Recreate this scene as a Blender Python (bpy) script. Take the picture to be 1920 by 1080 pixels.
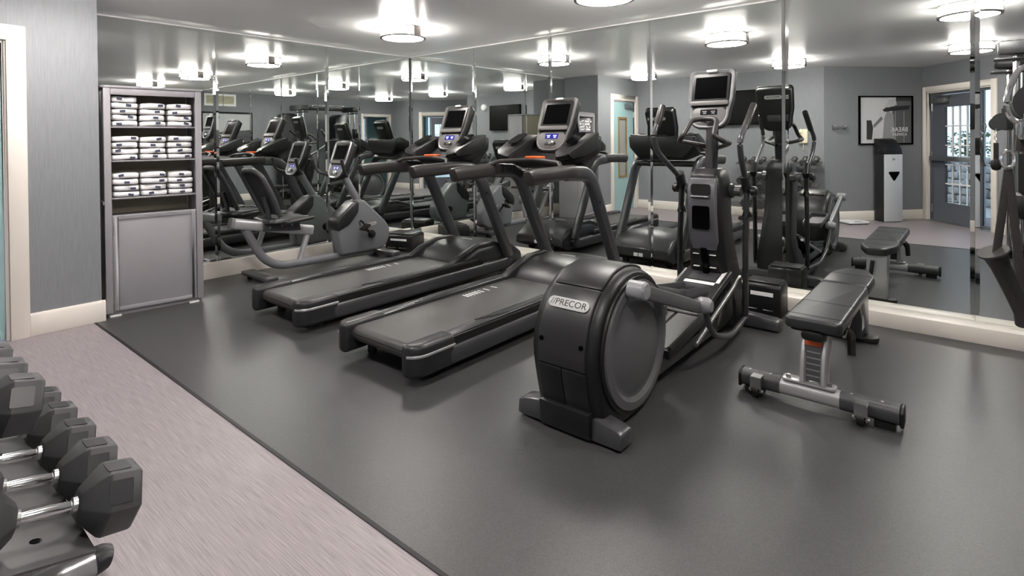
import bpy, bmesh, math, random
from mathutils import Vector, Matrix
random.seed(7)
for o in list(bpy.data.objects): bpy.data.objects.remove(o)
C = bpy.context.scene.collection
SC = bpy.context.scene
rad = math.radians

# ------------------------------------------------------------------ camera
H = 2.393                      # ceiling
XR, YL = 4.674, 5.626          # planes of the two mirrored walls
yaw, pitch, roll = rad(39.953), rad(-.574), rad(-.519)
F = Vector((math.cos(yaw), math.sin(yaw), 0)); Rt = Vector((math.sin(yaw), -math.cos(yaw), 0)); U = Vector((0, 0, 1))
F2 = F*math.cos(pitch)+U*math.sin(pitch); U2 = U*math.cos(pitch)-F*math.sin(pitch)
R3 = Rt*math.cos(roll)+U2*math.sin(roll); U3 = U2*math.cos(roll)-Rt*math.sin(roll)
cd = bpy.data.cameras.new('camera'); cam = bpy.data.objects.new('camera', cd); C.objects.link(cam)
m = Matrix.Identity(4)
for i in range(3): m[i][0] = R3[i]; m[i][1] = U3[i]; m[i][2] = -F2[i]
m[2][3] = 1.31
cam.matrix_world = m
cd.sensor_width = 36; cd.lens = 1037.806*36/1920
cd.shift_x = (960-959.894)/1920; cd.shift_y = -(540-271.919)/1920
cd.clip_start = .02
SC.camera = cam

# ------------------------------------------------------------------ world, exposure
w = bpy.data.worlds.new('world'); SC.world = w; w.use_nodes = True
wn = w.node_tree.nodes; wl = w.node_tree.links
bg = wn['Background']; bg.inputs['Color'].default_value = (.62, .78, 1, 1); bg.inputs['Strength'].default_value = 0.9
SC.view_settings.view_transform = 'Standard'; SC.view_settings.look = 'None'
SC.view_settings.gamma = 1; SC.view_settings.exposure = 1.1; SC.view_settings.use_curve_mapping = False
LAMP = 26.0                    # radiance of the drum lamps
try:
    SC.cycles.max_bounces = 14; SC.cycles.glossy_bounces = 8; SC.cycles.diffuse_bounces = 5
except Exception: pass

# ------------------------------------------------------------------ materials
def lin(c):
    return tuple(((v/255)/12.92 if v/255 <= .04045 else ((v/255+.055)/1.055)**2.4) for v in c)
MATS = {}
def mat(name, rgb, rough=.5, metal=0, emit=None, es=0, var=0, vscale=8, stretch=(1, 1, 1), bump=0, bscale=None, spec=.5, coat=0, alpha=None, trans=0, ior=1.45):
    if name in MATS: return MATS[name]
    M = bpy.data.materials.new(name); M.use_nodes = True; nt = M.node_tree; n = nt.nodes; l = nt.links
    p = n['Principled BSDF']; c = lin(rgb)
    p.inputs['Base Color'].default_value = (*c, 1); p.inputs['Roughness'].default_value = rough; p.inputs['Metallic'].default_value = metal
    p.inputs['Specular IOR Level'].default_value = spec; p.inputs['Coat Weight'].default_value = coat
    p.inputs['Transmission Weight'].default_value = trans; p.inputs['IOR'].default_value = ior
    if emit: p.inputs['Emission Color'].default_value = (*lin(emit), 1); p.inputs['Emission Strength'].default_value = es
    if var or bump:
        tc = n.new('ShaderNodeTexCoord'); mp = n.new('ShaderNodeMapping'); mp.inputs['Scale'].default_value = stretch
        l.new(tc.outputs['Object'], mp.inputs['Vector'])
        nz = n.new('ShaderNodeTexNoise'); nz.inputs['Scale'].default_value = vscale; nz.inputs['Detail'].default_value = 5; nz.inputs['Roughness'].default_value = .65
        l.new(mp.outputs['Vector'], nz.inputs['Vector'])
        if var:
            cr = n.new('ShaderNodeValToRGB'); e = cr.color_ramp.elements
            e[0].position = .3; e[1].position = .7
            e[0].color = (*[max(0, v*(1-var)) for v in c], 1); e[1].color = (*[min(1, v*(1+var)) for v in c], 1)
            l.new(nz.outputs['Fac'], cr.inputs['Fac']); l.new(cr.outputs['Color'], p.inputs['Base Color'])
        if bump:
            b = n.new('ShaderNodeBump'); b.inputs['Strength'].default_value = bump; b.inputs['Distance'].default_value = .002
            if bscale:
                n2 = n.new('ShaderNodeTexNoise'); n2.inputs['Scale'].default_value = bscale; n2.inputs['Detail'].default_value = 3
                l.new(mp.outputs['Vector'], n2.inputs['Vector']); l.new(n2.outputs['Fac'], b.inputs['Height'])
            else: l.new(nz.outputs['Fac'], b.inputs['Height'])
            l.new(b.outputs['Normal'], p.inputs['Normal'])
    MATS[name] = M
    return M
wallm = mat('wallpaper', (128, 130, 134), .8, var=.10, vscale=22, stretch=(9, 9, .35), bump=.12, spec=.25)
ceilm = mat('ceiling_paint', (242, 242, 242), .30, spec=.5)
trimm = mat('white_trim', (226, 219, 211), .35)
rubber = mat('rubber_floor', (63, 63, 64), .36, var=.28, vscale=160, bump=.25, bscale=260, spec=.5)
vinyl = mat('woven_vinyl', (138, 130, 133), .42, var=.30, vscale=30, stretch=(8, .2, 1), bump=.25, spec=.45)
mirm = mat('mirror_glass', (236, 240, 238), 0.0, 1)
edgem = mat('mirror_edge', (120, 150, 140), .1, .6)
plast = mat('black_plastic', (22, 22, 23), .40, var=.1, vscale=30)
plast2 = mat('charcoal_plastic', (38, 38, 40), .36, var=.06, vscale=40)
dgrey = mat('dark_grey_plastic', (66, 66, 69), .4, var=.06, vscale=40)
gun = mat('gunmetal_paint', (74, 74, 77), .3, .35)
frame = mat('graphite_paint', (46, 46, 48), .32, .3)
gripm = mat('grip_rubber', (44, 42, 41), .42, var=.12, vscale=60)
beltm = mat('running_belt', (62, 61, 60), .45, var=.12, vscale=120, bump=.2)
silver = mat('silver_paint', (186, 186, 188), .3, .5)
mgrey = mat('mid_grey_plastic', (130, 131, 134), .4)
chrome = mat('chrome', (225, 225, 225), .12, 1)
steel = mat('brushed_steel', (190, 190, 190), .3, 1)
black = mat('screen_black', (5, 5, 6), .12, spec=.12)
blackr = mat('black_rubber', (18, 18, 18), .5)
vinylpad = mat('black_upholstery', (44, 45, 47), .36, var=.08, vscale=60, bump=.1)
discm = mat('disc_grey', (86, 86, 88), .38, var=.04, vscale=30)
bikegrey = mat('bike_grey', (112, 113, 117), .4, var=.04, vscale=30)
consg = mat('console_grey', (98, 96, 95), .4)
towerg = mat('tower_grey', (96, 96, 100), .34, .25)
tvb = mat('tv_black', (5, 5, 6), .35, spec=.12)
badge = mat('badge_silver', (176, 176, 175), .55)
lcdm = mat('lcd_blue', (20, 22, 90), .2, emit=(60, 70, 220), es=.16)
lcdd = mat('lcd_dark', (18, 18, 22), .15)
lcdw = mat('lcd_digit', (230, 230, 250), .3, emit=(200, 210, 255), es=.25)
orange = mat('orange_plastic', (222, 96, 44), .4)
white = mat('white_paint', (236, 236, 236), .45)
towelm = mat('towel_cotton', (238, 237, 238), .95, var=.05, vscale=90, bump=.8, bscale=240, spec=.1)
tagm = mat('navy_tag', (62, 66, 88), .8)
cabm = mat('cabinet_paint', (146, 143, 148), .4, var=.03, vscale=6)
cabback = mat('cabinet_raw_back', (176, 168, 150), .7)
teal = mat('teal_door', (150, 180, 182), .4)
tealwall = mat('teal_wall', (128, 158, 154), .7)
brass = mat('brass_trim', (176, 140, 84), .35, .5)
dgl = mat('door_grey', (92, 95, 102), .4)
glass = mat('window_glass', (255, 255, 255), 0.0, trans=1, ior=1.02, spec=.3)
frost = mat('door_window_glass', (150, 150, 148), .25)
shadem = mat('lamp_shade', (255, 250, 242), .6, emit=(255, 249, 243), es=LAMP*1.4)
diffm = mat('lamp_diffuser', (255, 250, 242), .6, emit=(255, 249, 243), es=LAMP*1.35)
ringm = mat('lamp_ring', (120, 116, 112), .35, .8)
lettern = mat('print_dark', (34, 34, 36), .6)
letterw = mat('print_white', (238, 238, 238), .6)
lettery = mat('print_yellow', (232, 186, 60), .6)
cream = mat('cream_plastic', (226, 218, 190), .4)
dbm = mat('dumbbell_rubber', (60, 60, 61), .42, var=.1, vscale=40, bump=.08)
rackm = mat('rack_steel', (88, 88, 88), .4, .3)
stonem = mat('field_stone', (168, 166, 162), .9, var=.25, vscale=9, bump=.6)
leafm = mat('shrub_leaf', (92, 120, 84), .7, var=.3, vscale=30)
pavem = mat('concrete', (190, 190, 188), .9, var=.08, vscale=12)

# ------------------------------------------------------------------ mesh builder
ID = Matrix.Identity(4)
def T(x=0, y=0, z=0): return Matrix.Translation((x, y, z))
def RX(a): return Matrix.Rotation(rad(a), 4, 'X')
def RY(a): return Matrix.Rotation(rad(a), 4, 'Y')
def RZ(a): return Matrix.Rotation(rad(a), 4, 'Z')
def rrect(wd, ht, r, n=5, cx=0, cy=0):
    pts = []
    rs = r if isinstance(r, (list, tuple)) else [r]*4      # tr, tl, bl, br
    for k, (sx, sy) in enumerate(((1, 1), (-1, 1), (-1, -1), (1, -1))):
        q = min(rs[k], wd/2*.999, ht/2*.999); ox, oy = sx*(wd/2-q), sy*(ht/2-q)
        for i in range(n+1):
            a = rad(90*k)+rad(90)*i/n
            pts.append((cx+ox+q*math.cos(a), cy+oy+q*math.sin(a)))
    return pts
def fillet(pts, r, n=6):
    pts = [Vector(p) for p in pts]; out = [pts[0]]
    for i in range(1, len(pts)-1):
        a, b, c = pts[i-1], pts[i], pts[i+1]
        q = min(r, (a-b).length*.48, (c-b).length*.48)
        p0 = b+(a-b).normalized()*q; p1 = b+(c-b).normalized()*q
        for k in range(n+1):
            t = k/n; out.append(p0*(1-t)**2+b*2*t*(1-t)+p1*t*t)
    out.append(pts[-1]); return out
class B:
    def __init__(s): s.bm = bmesh.new()
    def _faces(s, vs, fs, M=ID):
        v = [s.bm.verts.new(M @ Vector(p)) for p in vs]
        for f in fs:
            try: s.bm.faces.new([v[i] for i in f])
            except ValueError: pass
        return s
    def box(s, x0, x1, y0, y1, z0, z1, M=ID):
        vs = [(x, y, z) for x in (x0, x1) for y in (y0, y1) for z in (z0, z1)]
        return s._faces(vs, [(0, 1, 3, 2), (4, 6, 7, 5), (0, 4, 5, 1), (2, 3, 7, 6), (0, 2, 6, 4), (1, 5, 7, 3)], M)
    def prism(s, pts, ax, a, b, M=ID, taper=None):
        """closed 2D outline extruded along an axis; taper=(scale at b about centroid)"""
        n = len(pts); cx = sum(p[0] for p in pts)/n; cy = sum(p[1] for p in pts)/n
        def P(p, t, k):
            u, v = (cx+(p[0]-cx)*k, cy+(p[1]-cy)*k)
            return (t, u, v) if ax == 'x' else (u, t, v) if ax == 'y' else (u, v, t)
        k = taper or 1
        vs = [P(p, a, 1) for p in pts]+[P(p, b, k) for p in pts]
        fs = [tuple(range(n))[::-1], tuple(range(n, 2*n))]+[(i, (i+1) % n, n+(i+1) % n, n+i) for i in range(n)]
        return s._faces(vs, fs, M)
    def loft(s, secs, M=ID, cap=True):
        n = len(secs[0]); vs = [p for q in secs for p in q]; fs = []
        for j in range(len(secs)-1):
            for i in range(n): fs.append((j*n+i, j*n+(i+1) % n, (j+1)*n+(i+1) % n, (j+1)*n+i))
        if cap: fs += [tuple(range(n))[::-1], tuple(range((len(secs)-1)*n, len(secs)*n))]
        return s._faces(vs, fs, M)
    def tube(s, pts, r, n=12, up=(0, 0, 1), M=ID, taper=None, closed=False, sq=0):
        """sweep; r = radius or (side radius, up radius); sq>0 squares the section"""
        pts = [Vector(p) for p in pts]; ra, rb = (r, r) if not isinstance(r, tuple) else r; secs = []
        L = len(pts); upv = Vector(up)
        for i, p in enumerate(pts):
            if closed: t = pts[(i+1) % L]-pts[i-1]
            else: t = (pts[min(i+1, L-1)]-pts[max(i-1, 0)])
            t.normalize(); sd = t.cross(upv)
            if sd.length < 1e-3: sd = t.cross(Vector((1, 0, 0)) if abs(t.x) < .9 else Vector((0, 1, 0)))
            sd.normalize(); uu = sd.cross(t); k = 1 if taper is None else taper[0]+(taper[1]-taper[0])*i/(L-1)
            ring = []
            for j in range(n):
                a = 2*math.pi*(j+.5)/n; ca, sa = math.cos(a), math.sin(a)
                if sq: ca = math.copysign(abs(ca)**sq, ca); sa = math.copysign(abs(sa)**sq, sa)
                ring.append(p+sd*(ca*ra*k)+uu*(sa*rb*k))
            secs.append(ring)
        if closed: secs.append(secs[0]); return s.loft(secs, M, cap=False)
        return s.loft(secs, M)
    def lathe(s, prof, M=ID, n=24, ax='z', ang=0, ring_=False):
        """profile (radius, height) turned about an axis"""
        secs = []
        for r_, h_ in prof:
            ring = []
            for i in range(n):
                a = 2*math.pi*i/n+ang; u, v = max(r_, 1e-4)*math.cos(a), max(r_, 1e-4)*math.sin(a)
                ring.append((u, v, h_) if ax == 'z' else (h_, u, v) if ax == 'x' else (v, h_, u))
            secs.append(ring)
        if ring_ or (prof[0][0] > .15 and prof[-1][0] > .15): return s.loft(secs+[secs[0]], M, cap=False)
        return s.loft(secs, M)
    def cyl(s, p0, p1, r, n=16): return s.tube([p0, p1], r, n)
def obj(name, b, mt, parent=None, bev=0, seg=2, ang=35, M=None):
    bm = b.bm
    bmesh.ops.remove_doubles(bm, verts=bm.verts, dist=1e-6)
    bmesh.ops.recalc_face_normals(bm, faces=bm.faces)
    if bev:
        es = [e for e in bm.edges if len(e.link_faces) == 2 and e.calc_face_angle(0) > rad(30)]
        bmesh.ops.bevel(bm, geom=es, offset=bev, segments=seg, affect='EDGES', profile=.5, clamp_overlap=True)
    me = bpy.data.meshes.new(name); bm.to_mesh(me); bm.free()
    me.materials.append(mt)
    me.polygons.foreach_set('use_smooth', [True]*len(me.polygons)); me.set_sharp_from_angle(angle=rad(ang))
    o = bpy.data.objects.new(name, me); C.objects.link(o)
    if parent: o.parent = parent
    if M is not None: o.matrix_local = M
    return o
def tag(o, label, cat, group=None, kind=None):
    o['label'] = label; o['category'] = cat
    if group: o['group'] = group
    if kind: o['kind'] = kind
    return o
def thing(name, label, cat, loc=(0, 0, 0), rz=0, group=None, kind=None):
    o = bpy.data.objects.new(name, None); C.objects.link(o); o.empty_display_size = .1
    o.location = loc; o.rotation_euler = (0, 0, rad(rz)); return tag(o, label, cat, group, kind)
def copy_tree(o, parent=None):
    c = o.copy(); C.objects.link(c); c.parent = parent
    if parent: c.matrix_parent_inverse = o.matrix_parent_inverse.copy()
    for ch in [q for q in o.children]: copy_tree(ch, c)
    return c
def text(name, body, size, mt, parent, M, ext=.0006, align='CENTER', sx=1):
    cu = bpy.data.curves.new(name, 'FONT'); cu.body = body; cu.size = size; cu.extrude = ext; cu.align_x = align; cu.align_y = 'CENTER'; cu.resolution_u = 3
    t = bpy.data.objects.new(name+'_tmp', cu); C.objects.link(t)
    bpy.context.view_layer.update()
    me = bpy.data.meshes.new_from_object(t.evaluated_get(bpy.context.evaluated_depsgraph_get()))
    bpy.data.objects.remove(t); bpy.data.curves.remove(cu)
    me.name = name; me.materials.clear(); me.materials.append(mt)
    if sx != 1: me.transform(Matrix.Diagonal((sx, 1, 1, 1)))
    o = bpy.data.objects.new(name, me); C.objects.link(o); o.parent = parent; o.matrix_local = M
    return o
def structure(name, b, mt, label, cat, parent=None, **k):
    o = obj(name, b, mt, parent, **k)
    if not parent: tag(o, label, cat, kind='structure')
    return o

# ------------------------------------------------------------------ room shell
PW = [(XR+.012, -1.3), (XR+.012, YL+.012), (1.17, YL+.012), (1.17, 4.933), (-.27, 4.933), (-.27, 1.785), (-1.522, .636), (-.36, -.31), (-.36, -1.3)]
def wallM(p0, p1):
    p0 = Vector((*p0, 0)); d = (Vector((*p1, 0))-p0); L = d.length; d.normalize(); nrm = Vector((d.y, -d.x, 0))
    M = Matrix.Identity(4)
    for i in range(3): M[i][0] = d[i]; M[i][1] = nrm[i]; M[i][2] = (0, 0, 1)[i]; M[i][3] = p0[i]
    return M, L
structure('floor', B().box(-2.2, 1.127, -1.32, 5.2, -.1, 0), vinyl, 'grey mauve woven vinyl floor strip beside the dumbbell rack', 'floor')
structure('floor_rubber', B().box(1.128, XR+.1, -1.32, YL+.1, -.1, .002), rubber, 'dark grey speckled rubber gym floor under the machines', 'floor')
structure('trim_1', B().box(1.118, 1.134, -1.3, 4.93, -.02, .004), blackr, 'thin dark joint strip between rubber and vinyl flooring', 'trim')
structure('ceiling', B().box(-2.2, XR+.1, -1.4, YL+.1, H, H+.1), ceilm, 'smooth white painted ceiling with drum lamps', 'ceiling')
def wall(name, i, label, holes=()):
    """wall i of the outline, holes (s0,s1,z0,z1) cut out of it"""
    M, L = wallM(PW[i], PW[(i+1) % len(PW)]); b = B(); n = len(PW)
    def convex(j):
        a, q, c = (Vector(PW[(j-1) % n]), Vector(PW[j % n]), Vector(PW[(j+1) % n])); u, v = q-a, c-q
        return u.x*v.y-u.y*v.x > 0
    e0 = -.1 if convex(i) else .003; e1 = L+.1 if convex(i+1) else L-.003; cur = e0
    for (a, c, z0, z1) in sorted(holes):
        b.box(cur, a, 0, .1, 0, H, M)
        if z0 > 0: b.box(a, c, 0, .1, 0, z0, M)
        if z1 < H: b.box(a, c, 0, .1, z1, H, M)
        cur = c
    b.box(cur, e1, 0, .1, 0, H, M)
    return structure(name, b, wallm, label, 'wall'), M, L
wall('wall_mirror_long', 0, 'long grey wall behind the row of mirror panels facing the machines')
wall('wall_mirror_short', 1, 'short grey wall behind the mirror panels beside the recumbent bike')
wall('wall_return', 2, 'narrow dark grey return wall beside the towel cabinet')
_, MG, LG = wall('wall_left', 3, 'grey textured wall with the teal door left of the towel cabinet', [(1.17-.665, 1.17+.16, 0, 2.0)])
wall('wall_rack', 4, 'grey wall behind the dumbbell rack with the television')
_, MP, LP = wall('wall_poster', 5, 'angled grey wall carrying the framed workout poster')
_, MD, LD = wall('wall_exit', 6, 'angled grey wall with the glazed exit door', [(.10, 1.28, 0, 1.985)])
wall('wall_side', 7, 'short grey wall beside the open doorway')
_, MS, LS = wall('wall_back', 8, 'grey wall with the air vent and the stretching poster', [(.06, .92, 0, 1.98)])
def base(name, M, segs, label, h=.15, t=.018):
    b = B()
    for a, c in segs: b.prism([(-t, 0), (-t, h-.02), (-t*.5, h), (.001, h), (.001, 0)], 'x', a, c, M)
    return structure(name, b, trimm, label, 'baseboard', bev=.003)
M2, L2 = wallM(PW[2], PW[3]); M4, L4 = wallM(PW[4], PW[5]); M7, L7 = wallM(PW[7], PW[8])
base('baseboard_left', MG, [(-.02, 1.17-.765)], 'white baseboard at the foot of the grey wall beside the cabinet', .155, .022)
base('baseboard_return', M2, [(.02, L2+.02)], 'white baseboard on the return wall beside the cabinet')
base('baseboard_rack', M4, [(.0, L4+.01)], 'white baseboard behind the dumbbell rack')
base('baseboard_poster', MP, [(.0, LP-.01)], 'white baseboard under the framed workout poster')
base('baseboard_exit', MD, [(1.37, LD)], 'short white baseboard right beside the exit door')
base('baseboard_side', M7, [(.02, L7-.02)], 'white baseboard on the short side wall')
base('baseboard_back', MS, [(1.04, LS-.02)], 'white baseboard under the air vent and stretching poster')
structure('baseboard_mirror_long', B().box(XR-.15, XR+.011, -1.295, YL, 0, .103), trimm, 'deep white plinth ledge under the long mirror wall', 'baseboard', bev=.004)
structure('baseboard_mirror_short', B().box(1.18, XR-.151, YL-.02, YL+.011, 0, .152), trimm, 'white baseboard under the short mirror wall', 'baseboard', bev=.004)
structure('trim_2', B().box(XR-.012, XR+.011, -1.29, YL-.012, H-.014, H-.001), white, 'thin white channel along the top of the long mirror wall', 'trim')
structure('trim_3', B().box(1.18, XR+.011, YL-.012, YL+.011, H-.014, H-.001), white, 'thin white channel along the top of the short mirror wall', 'trim')
# mirror panels with a wide flat bevel round the edge
def mirror(p0, p1, z0, z1, label):
    M, L = wallM(p0, p1); bw, d = .024, .0022; th = .010
    b = B(); g = .0008
    def ring(i, y): return [(g+i, y, z0+i), (L-g-i, y, z0+i), (L-g-i, y, z1-i), (g+i, y, z1-i)]
    vs = ring(0, th)+ring(0, d)+ring(bw, 0)
    b._faces(vs, [(0, 1, 2, 3), (8, 9, 10, 11)]+[(k, (k+1) % 4, 4+(k+1) % 4, 4+k) for k in range(4)]+[(4+k, 4+(k+1) % 4, 8+(k+1) % 4, 8+k) for k in range(4)], M)
    o = obj('mirror_panel', b, mirm, ang=.5)
    return tag(o, label, 'mirror', 'wall mirror panels')
sy = [-1.10, .003, 1.136, 2.272, 3.389, 4.486, YL-.012]
nm = ['tall frameless mirror panel on the long wall behind the cable machine', 'tall frameless mirror panel on the long wall behind the weight bench', 'tall frameless mirror panel on the long wall behind the elliptical', 'tall frameless mirror panel on the long wall behind the nearer treadmill', 'tall frameless mirror panel on the long wall behind the farther treadmill', 'tall frameless mirror panel on the long wall touching the mirrored corner']
for k in range(6): mirror((XR, sy[k]), (XR, sy[k+1]), .104, H-.015, nm[k])
sx = [XR-.002, 3.462, 2.268, 1.185]
nm = ['tall frameless mirror panel on the short wall touching the mirrored corner', 'tall frameless mirror panel on the short wall behind the recumbent bike seat', 'tall frameless mirror panel on the short wall behind the towel cabinet']
for k in range(3): mirror((sx[k], YL), (sx[k+1], YL), .153, H-.015, nm[k])

# casings and doors
def casing(name, M, a, c, z1, label, wd=.1, t=.022):
    b = B()
    b.box(a-wd, a, -t, .0, 0, z1+wd, M); b.box(c, c+wd, -t, .0, 0, z1+wd, M); b.box(a, c, -t, .0, z1, z1+wd, M)
    b.box(a-.0, a+.02, .0, .1, 0, z1, M); b.box(c-.02, c, .0, .1, 0, z1, M); b.box(a+.02, c-.02, .0, .1, z1-.02, z1, M)
    return structure(name, b, trimm, label, 'trim', bev=.003)
casing('trim_4', MG, 1.17-.665, 1.17+.16, 2.0, 'white casing around the teal door beside the cabinet')
d1 = thing('door_1', 'pale teal door with a tall narrow brass framed window', 'door', kind='structure'); d1.matrix_world = MG
a, c = 1.17-.645, 1.17+.14
leaf = B().box(a+.004, a+.22, .02, .06, .01, 1.975).box(a+.50, c-.004, .02, .06, .01, 1.975).box(a+.22, a+.50, .02, .06, .01, .62).box(a+.22, a+.50, .02, .06, 1.68, 1.975)
obj('door_leaf', leaf, teal, d1)
fr = B().box(a+.20, a+.235, .01, .02, .60, 1.70).box(a+.485, a+.52, .01, .02, .60, 1.70).box(a+.235, a+.485, .01, .02, .60, .635).box(a+.235, a+.485, .01, .02, 1.665, 1.70)
obj('window_frame', fr, brass, d1)
obj('pane', B().box(a+.22, a+.50, .032, .04, .62, 1.68), frost, d1)
obj('door_closer', B().box(a+.45, a+.70, -.04, .02, 1.86, 1.93), dgl, d1, bev=.006)
obj('closer_arm', B().tube([(a+.55, -.02, 1.94), (a+.35, -.05, 1.975), (a+.78, -.02, 1.985)], .008, 8), steel, d1)
for z in (.25, 1.0, 1.75): obj('hinge', B().cyl((c-.002, .012, z-.05), (c-.002, .012, z+.05), .008, 10), steel, d1)
obj('door_handle', B().tube([(a+.08, .02, 1.0), (a+.08, -.04, 1.0), (a+.19, -.045, 1.0)], .01, 10), steel, d1)
# exit door with side light
casing('trim_5', MD, .10, 1.28, 1.985, 'white casing around the glazed exit door', .085)
d2 = thing('door_2', 'grey exit door with gridded glass, push bar and side light', 'door', kind='structure'); d2.matrix_world = MD
fr = B().box(.12, .165, .02, .09, 0, 1.965).box(1.225, 1.26, .035, .06, 0, 1.965).box(.165, 1.225, .035, .06, 1.93, 1.965).box(1.045, 1.075, .035, .06, 0, 1.93).box(1.075, 1.225, .035, .06, 0, .055)
obj('door_frame', fr, dgl, d2, bev=.003)
lf = B().box(.17, .40, .03, .075, .012, 1.925).box(.94, 1.04, .03, .075, .012, 1.925).box(.40, .94, .03, .075, .012, .30).box(.40, .94, .03, .075, 1.74, 1.925)
obj('door_leaf', lf, dgl, d2)
obj('pane', B().box(.40, .94, .050, .054, .30, 1.74), glass, d2)
obj('pane', B().box(1.075, 1.225, .045, .049, .055, 1.93), glass, d2)
for k in range(1, 4): obj('muntin', B().box(.40+.54*k/4-.009, .40+.54*k/4+.009, .042, .062, .30, 1.74), white, d2)
for k in range(1, 5): obj('muntin', B().box(.40, .94, .0425, .0615, .30+1.44*k/5-.009, .30+1.44*k/5+.009), white, d2)
pb = obj('push_bar', B().box(.19, 1.03, -.05, -.01, .93, 1.0), steel, d2, bev=.006)
for x in (.22, 1.0): obj('bar_bracket', B().box(x-.03, x+.03, -.045, .03, .935, .995), dgl, pb)
obj('door_closer', B().box(.22, .5, -.05, .03, 1.80, 1.87), steel, d2, bev=.005)
obj('closer_arm', B().tube([(.45, -.03, 1.87), (.62, -.05, 1.90), (.30, -.03, 1.925)], .009, 8), steel, d2)
for z in (.2, 1.0, 1.75): obj('hinge', B().cyl((.168, .018, z-.06), (.168, .018, z+.06), .009, 10), steel, d2)
obj('threshold', B().box(.12, 1.26, -.03, .1, .001, .012), steel, d2, bev=.003)
# doorway in the back wall, corridor behind it
casing('trim_6', MS, .06, .92, 1.98, 'white casing around the open doorway in the back wall', .055)
structure('floor_corridor', B().box(-1.6, 2.2, -3.0, -1.321, -.1, .0), vinyl, 'grey vinyl corridor floor beyond the open doorway', 'floor')
structure('ceiling_corridor', B().box(-1.6, 2.2, -3.0, -1.401, H, H+.1), ceilm, 'white corridor ceiling beyond the open doorway', 'ceiling')
b = B().box(-1.6, -.75, -3.1, -3.0, 0, H).box(-.35, 2.2, -3.1, -3.0, 0, H).box(-.75, -.35, -3.1, -3.0, 2.0, H).box(-.75, -.35, -3.1, -3.0, 0, .9)
structure('wall_corridor_far', b, tealwall, 'teal corridor wall with a window seen through the doorway', 'wall')
structure('wall_corridor_left', B().box(-1.7, -1.6, -3.1, -1.25, 0, H), tealwall, 'teal corridor side wall nearer the exit door', 'wall')
structure('wall_corridor_right', B().box(2.2, 2.3, -3.1, -1.41, 0, H), tealwall, 'teal corridor side wall behind the cable machine', 'wall')
w1 = thing('window_1', 'bright narrow corridor window with a white frame', 'window', (0, 0, 0), kind='structure')
obj('window_frame', B().box(-.77, -.71, -3.06, -2.98, .86, 2.04).box(-.39, -.33, -3.06, -2.98, .86, 2.04).box(-.71, -.39, -3.06, -2.98, .86, .92).box(-.71, -.39, -3.06, -2.98, 1.98, 2.04), trimm, w1)
obj('pane', B().box(-.71, -.39, -3.03, -3.025, .92, 1.98), glass, w1)
nb = thing('notice_board', 'pale framed notice on the corridor wall beyond the doorway', 'notice', (-.02, -2.999, 1.4))
obj('frame', B().box(-.24, .24, 0, .02, -.35, .4), dgl, nb, bev=.003); obj('sheet', B().box(-.2, .2, .0201, .022, -.31, .36), mat('paper', (214, 200, 190), .8), nb)
# wall beyond the rack side: outside ground, low stone wall, shrubs, pillar
gm = thing('garden_wall', 'low stacked grey stone wall outside the exit door', 'wall', (0, 0, 0)); gm.matrix_world = MD @ T(-2.3, 2.3, 0)
st = []
for k in range(3):
    b = B(); b.box(-.16, .16, -.13, .13, -.075, .075); q = obj('stone', b, stonem, gm, bev=.035, seg=2); st.append(q.data)
    bpy.data.objects.remove(q)
for r_ in range(6):
    for c_ in range(11):
        q = bpy.data.objects.new('stone', random.choice(st)); C.objects.link(q); q.parent = gm
        q.location = (-1.7+c_*.33+(r_ % 2)*.16+random.uniform(-.02, .02), random.uniform(-.03, .03), .08+r_*.15)
        q.rotation_euler = (random.uniform(-.05, .05), random.uniform(-.06, .06), random.uniform(-.1, .1)); q.scale = (random.uniform(.85, 1.05), 1, random.uniform(.85, 1.02))
o = structure('floor_outside', B().box(-7, 3, .11, 7, -.12, -.02, MD), pavem, 'pale concrete paving outside the exit door', 'paving')
o = obj('porch_column', B().box(.36, .46, .5, .60, -.02, 2.6, MD), white, bev=.008); tag(o, 'square white porch column outside the exit side light', 'column')
for k, (u_, v_, s_) in enumerate(((-3.3, 2.6, .36), (-2.5, 2.65, .30), (-1.7, 2.65, .34))):
    sh = thing('shrub', ['rounded green shrub above the stone wall, farthest from the column', 'small rounded green shrub in the middle above the stone wall', 'large rounded green shrub above the stone wall nearest the column'][k], 'shrub', group='shrubs outside the door')
    sh.matrix_world = MD @ T(u_, v_, .9); b = B()
    for i in range(260):
        t1, t2 = random.uniform(0, 6.28), math.acos(random.uniform(-1, 1)); rr = s_*random.uniform(.65, 1)
        p = Vector((rr*math.sin(t2)*math.cos(t1), rr*math.sin(t2)*math.sin(t1), rr*math.cos(t2)*.9+s_*.8))
        q = Matrix.Translation(p) @ RZ(random.uniform(0, 360)) @ RX(random.uniform(0, 360)); b._faces([(-.035, 0, 0), (0, .02, .004), (.04, 0, 0), (0, -.02, .004)], [(0, 1, 2, 3)], q)
    f = obj('foliage', b, leafm, sh); f['kind'] = 'stuff'
    obj('stem', B().cyl((0, 0, 0), (0, 0, s_*1.1), .02, 8), mat('bark', (90, 76, 62), .9), sh)

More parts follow.
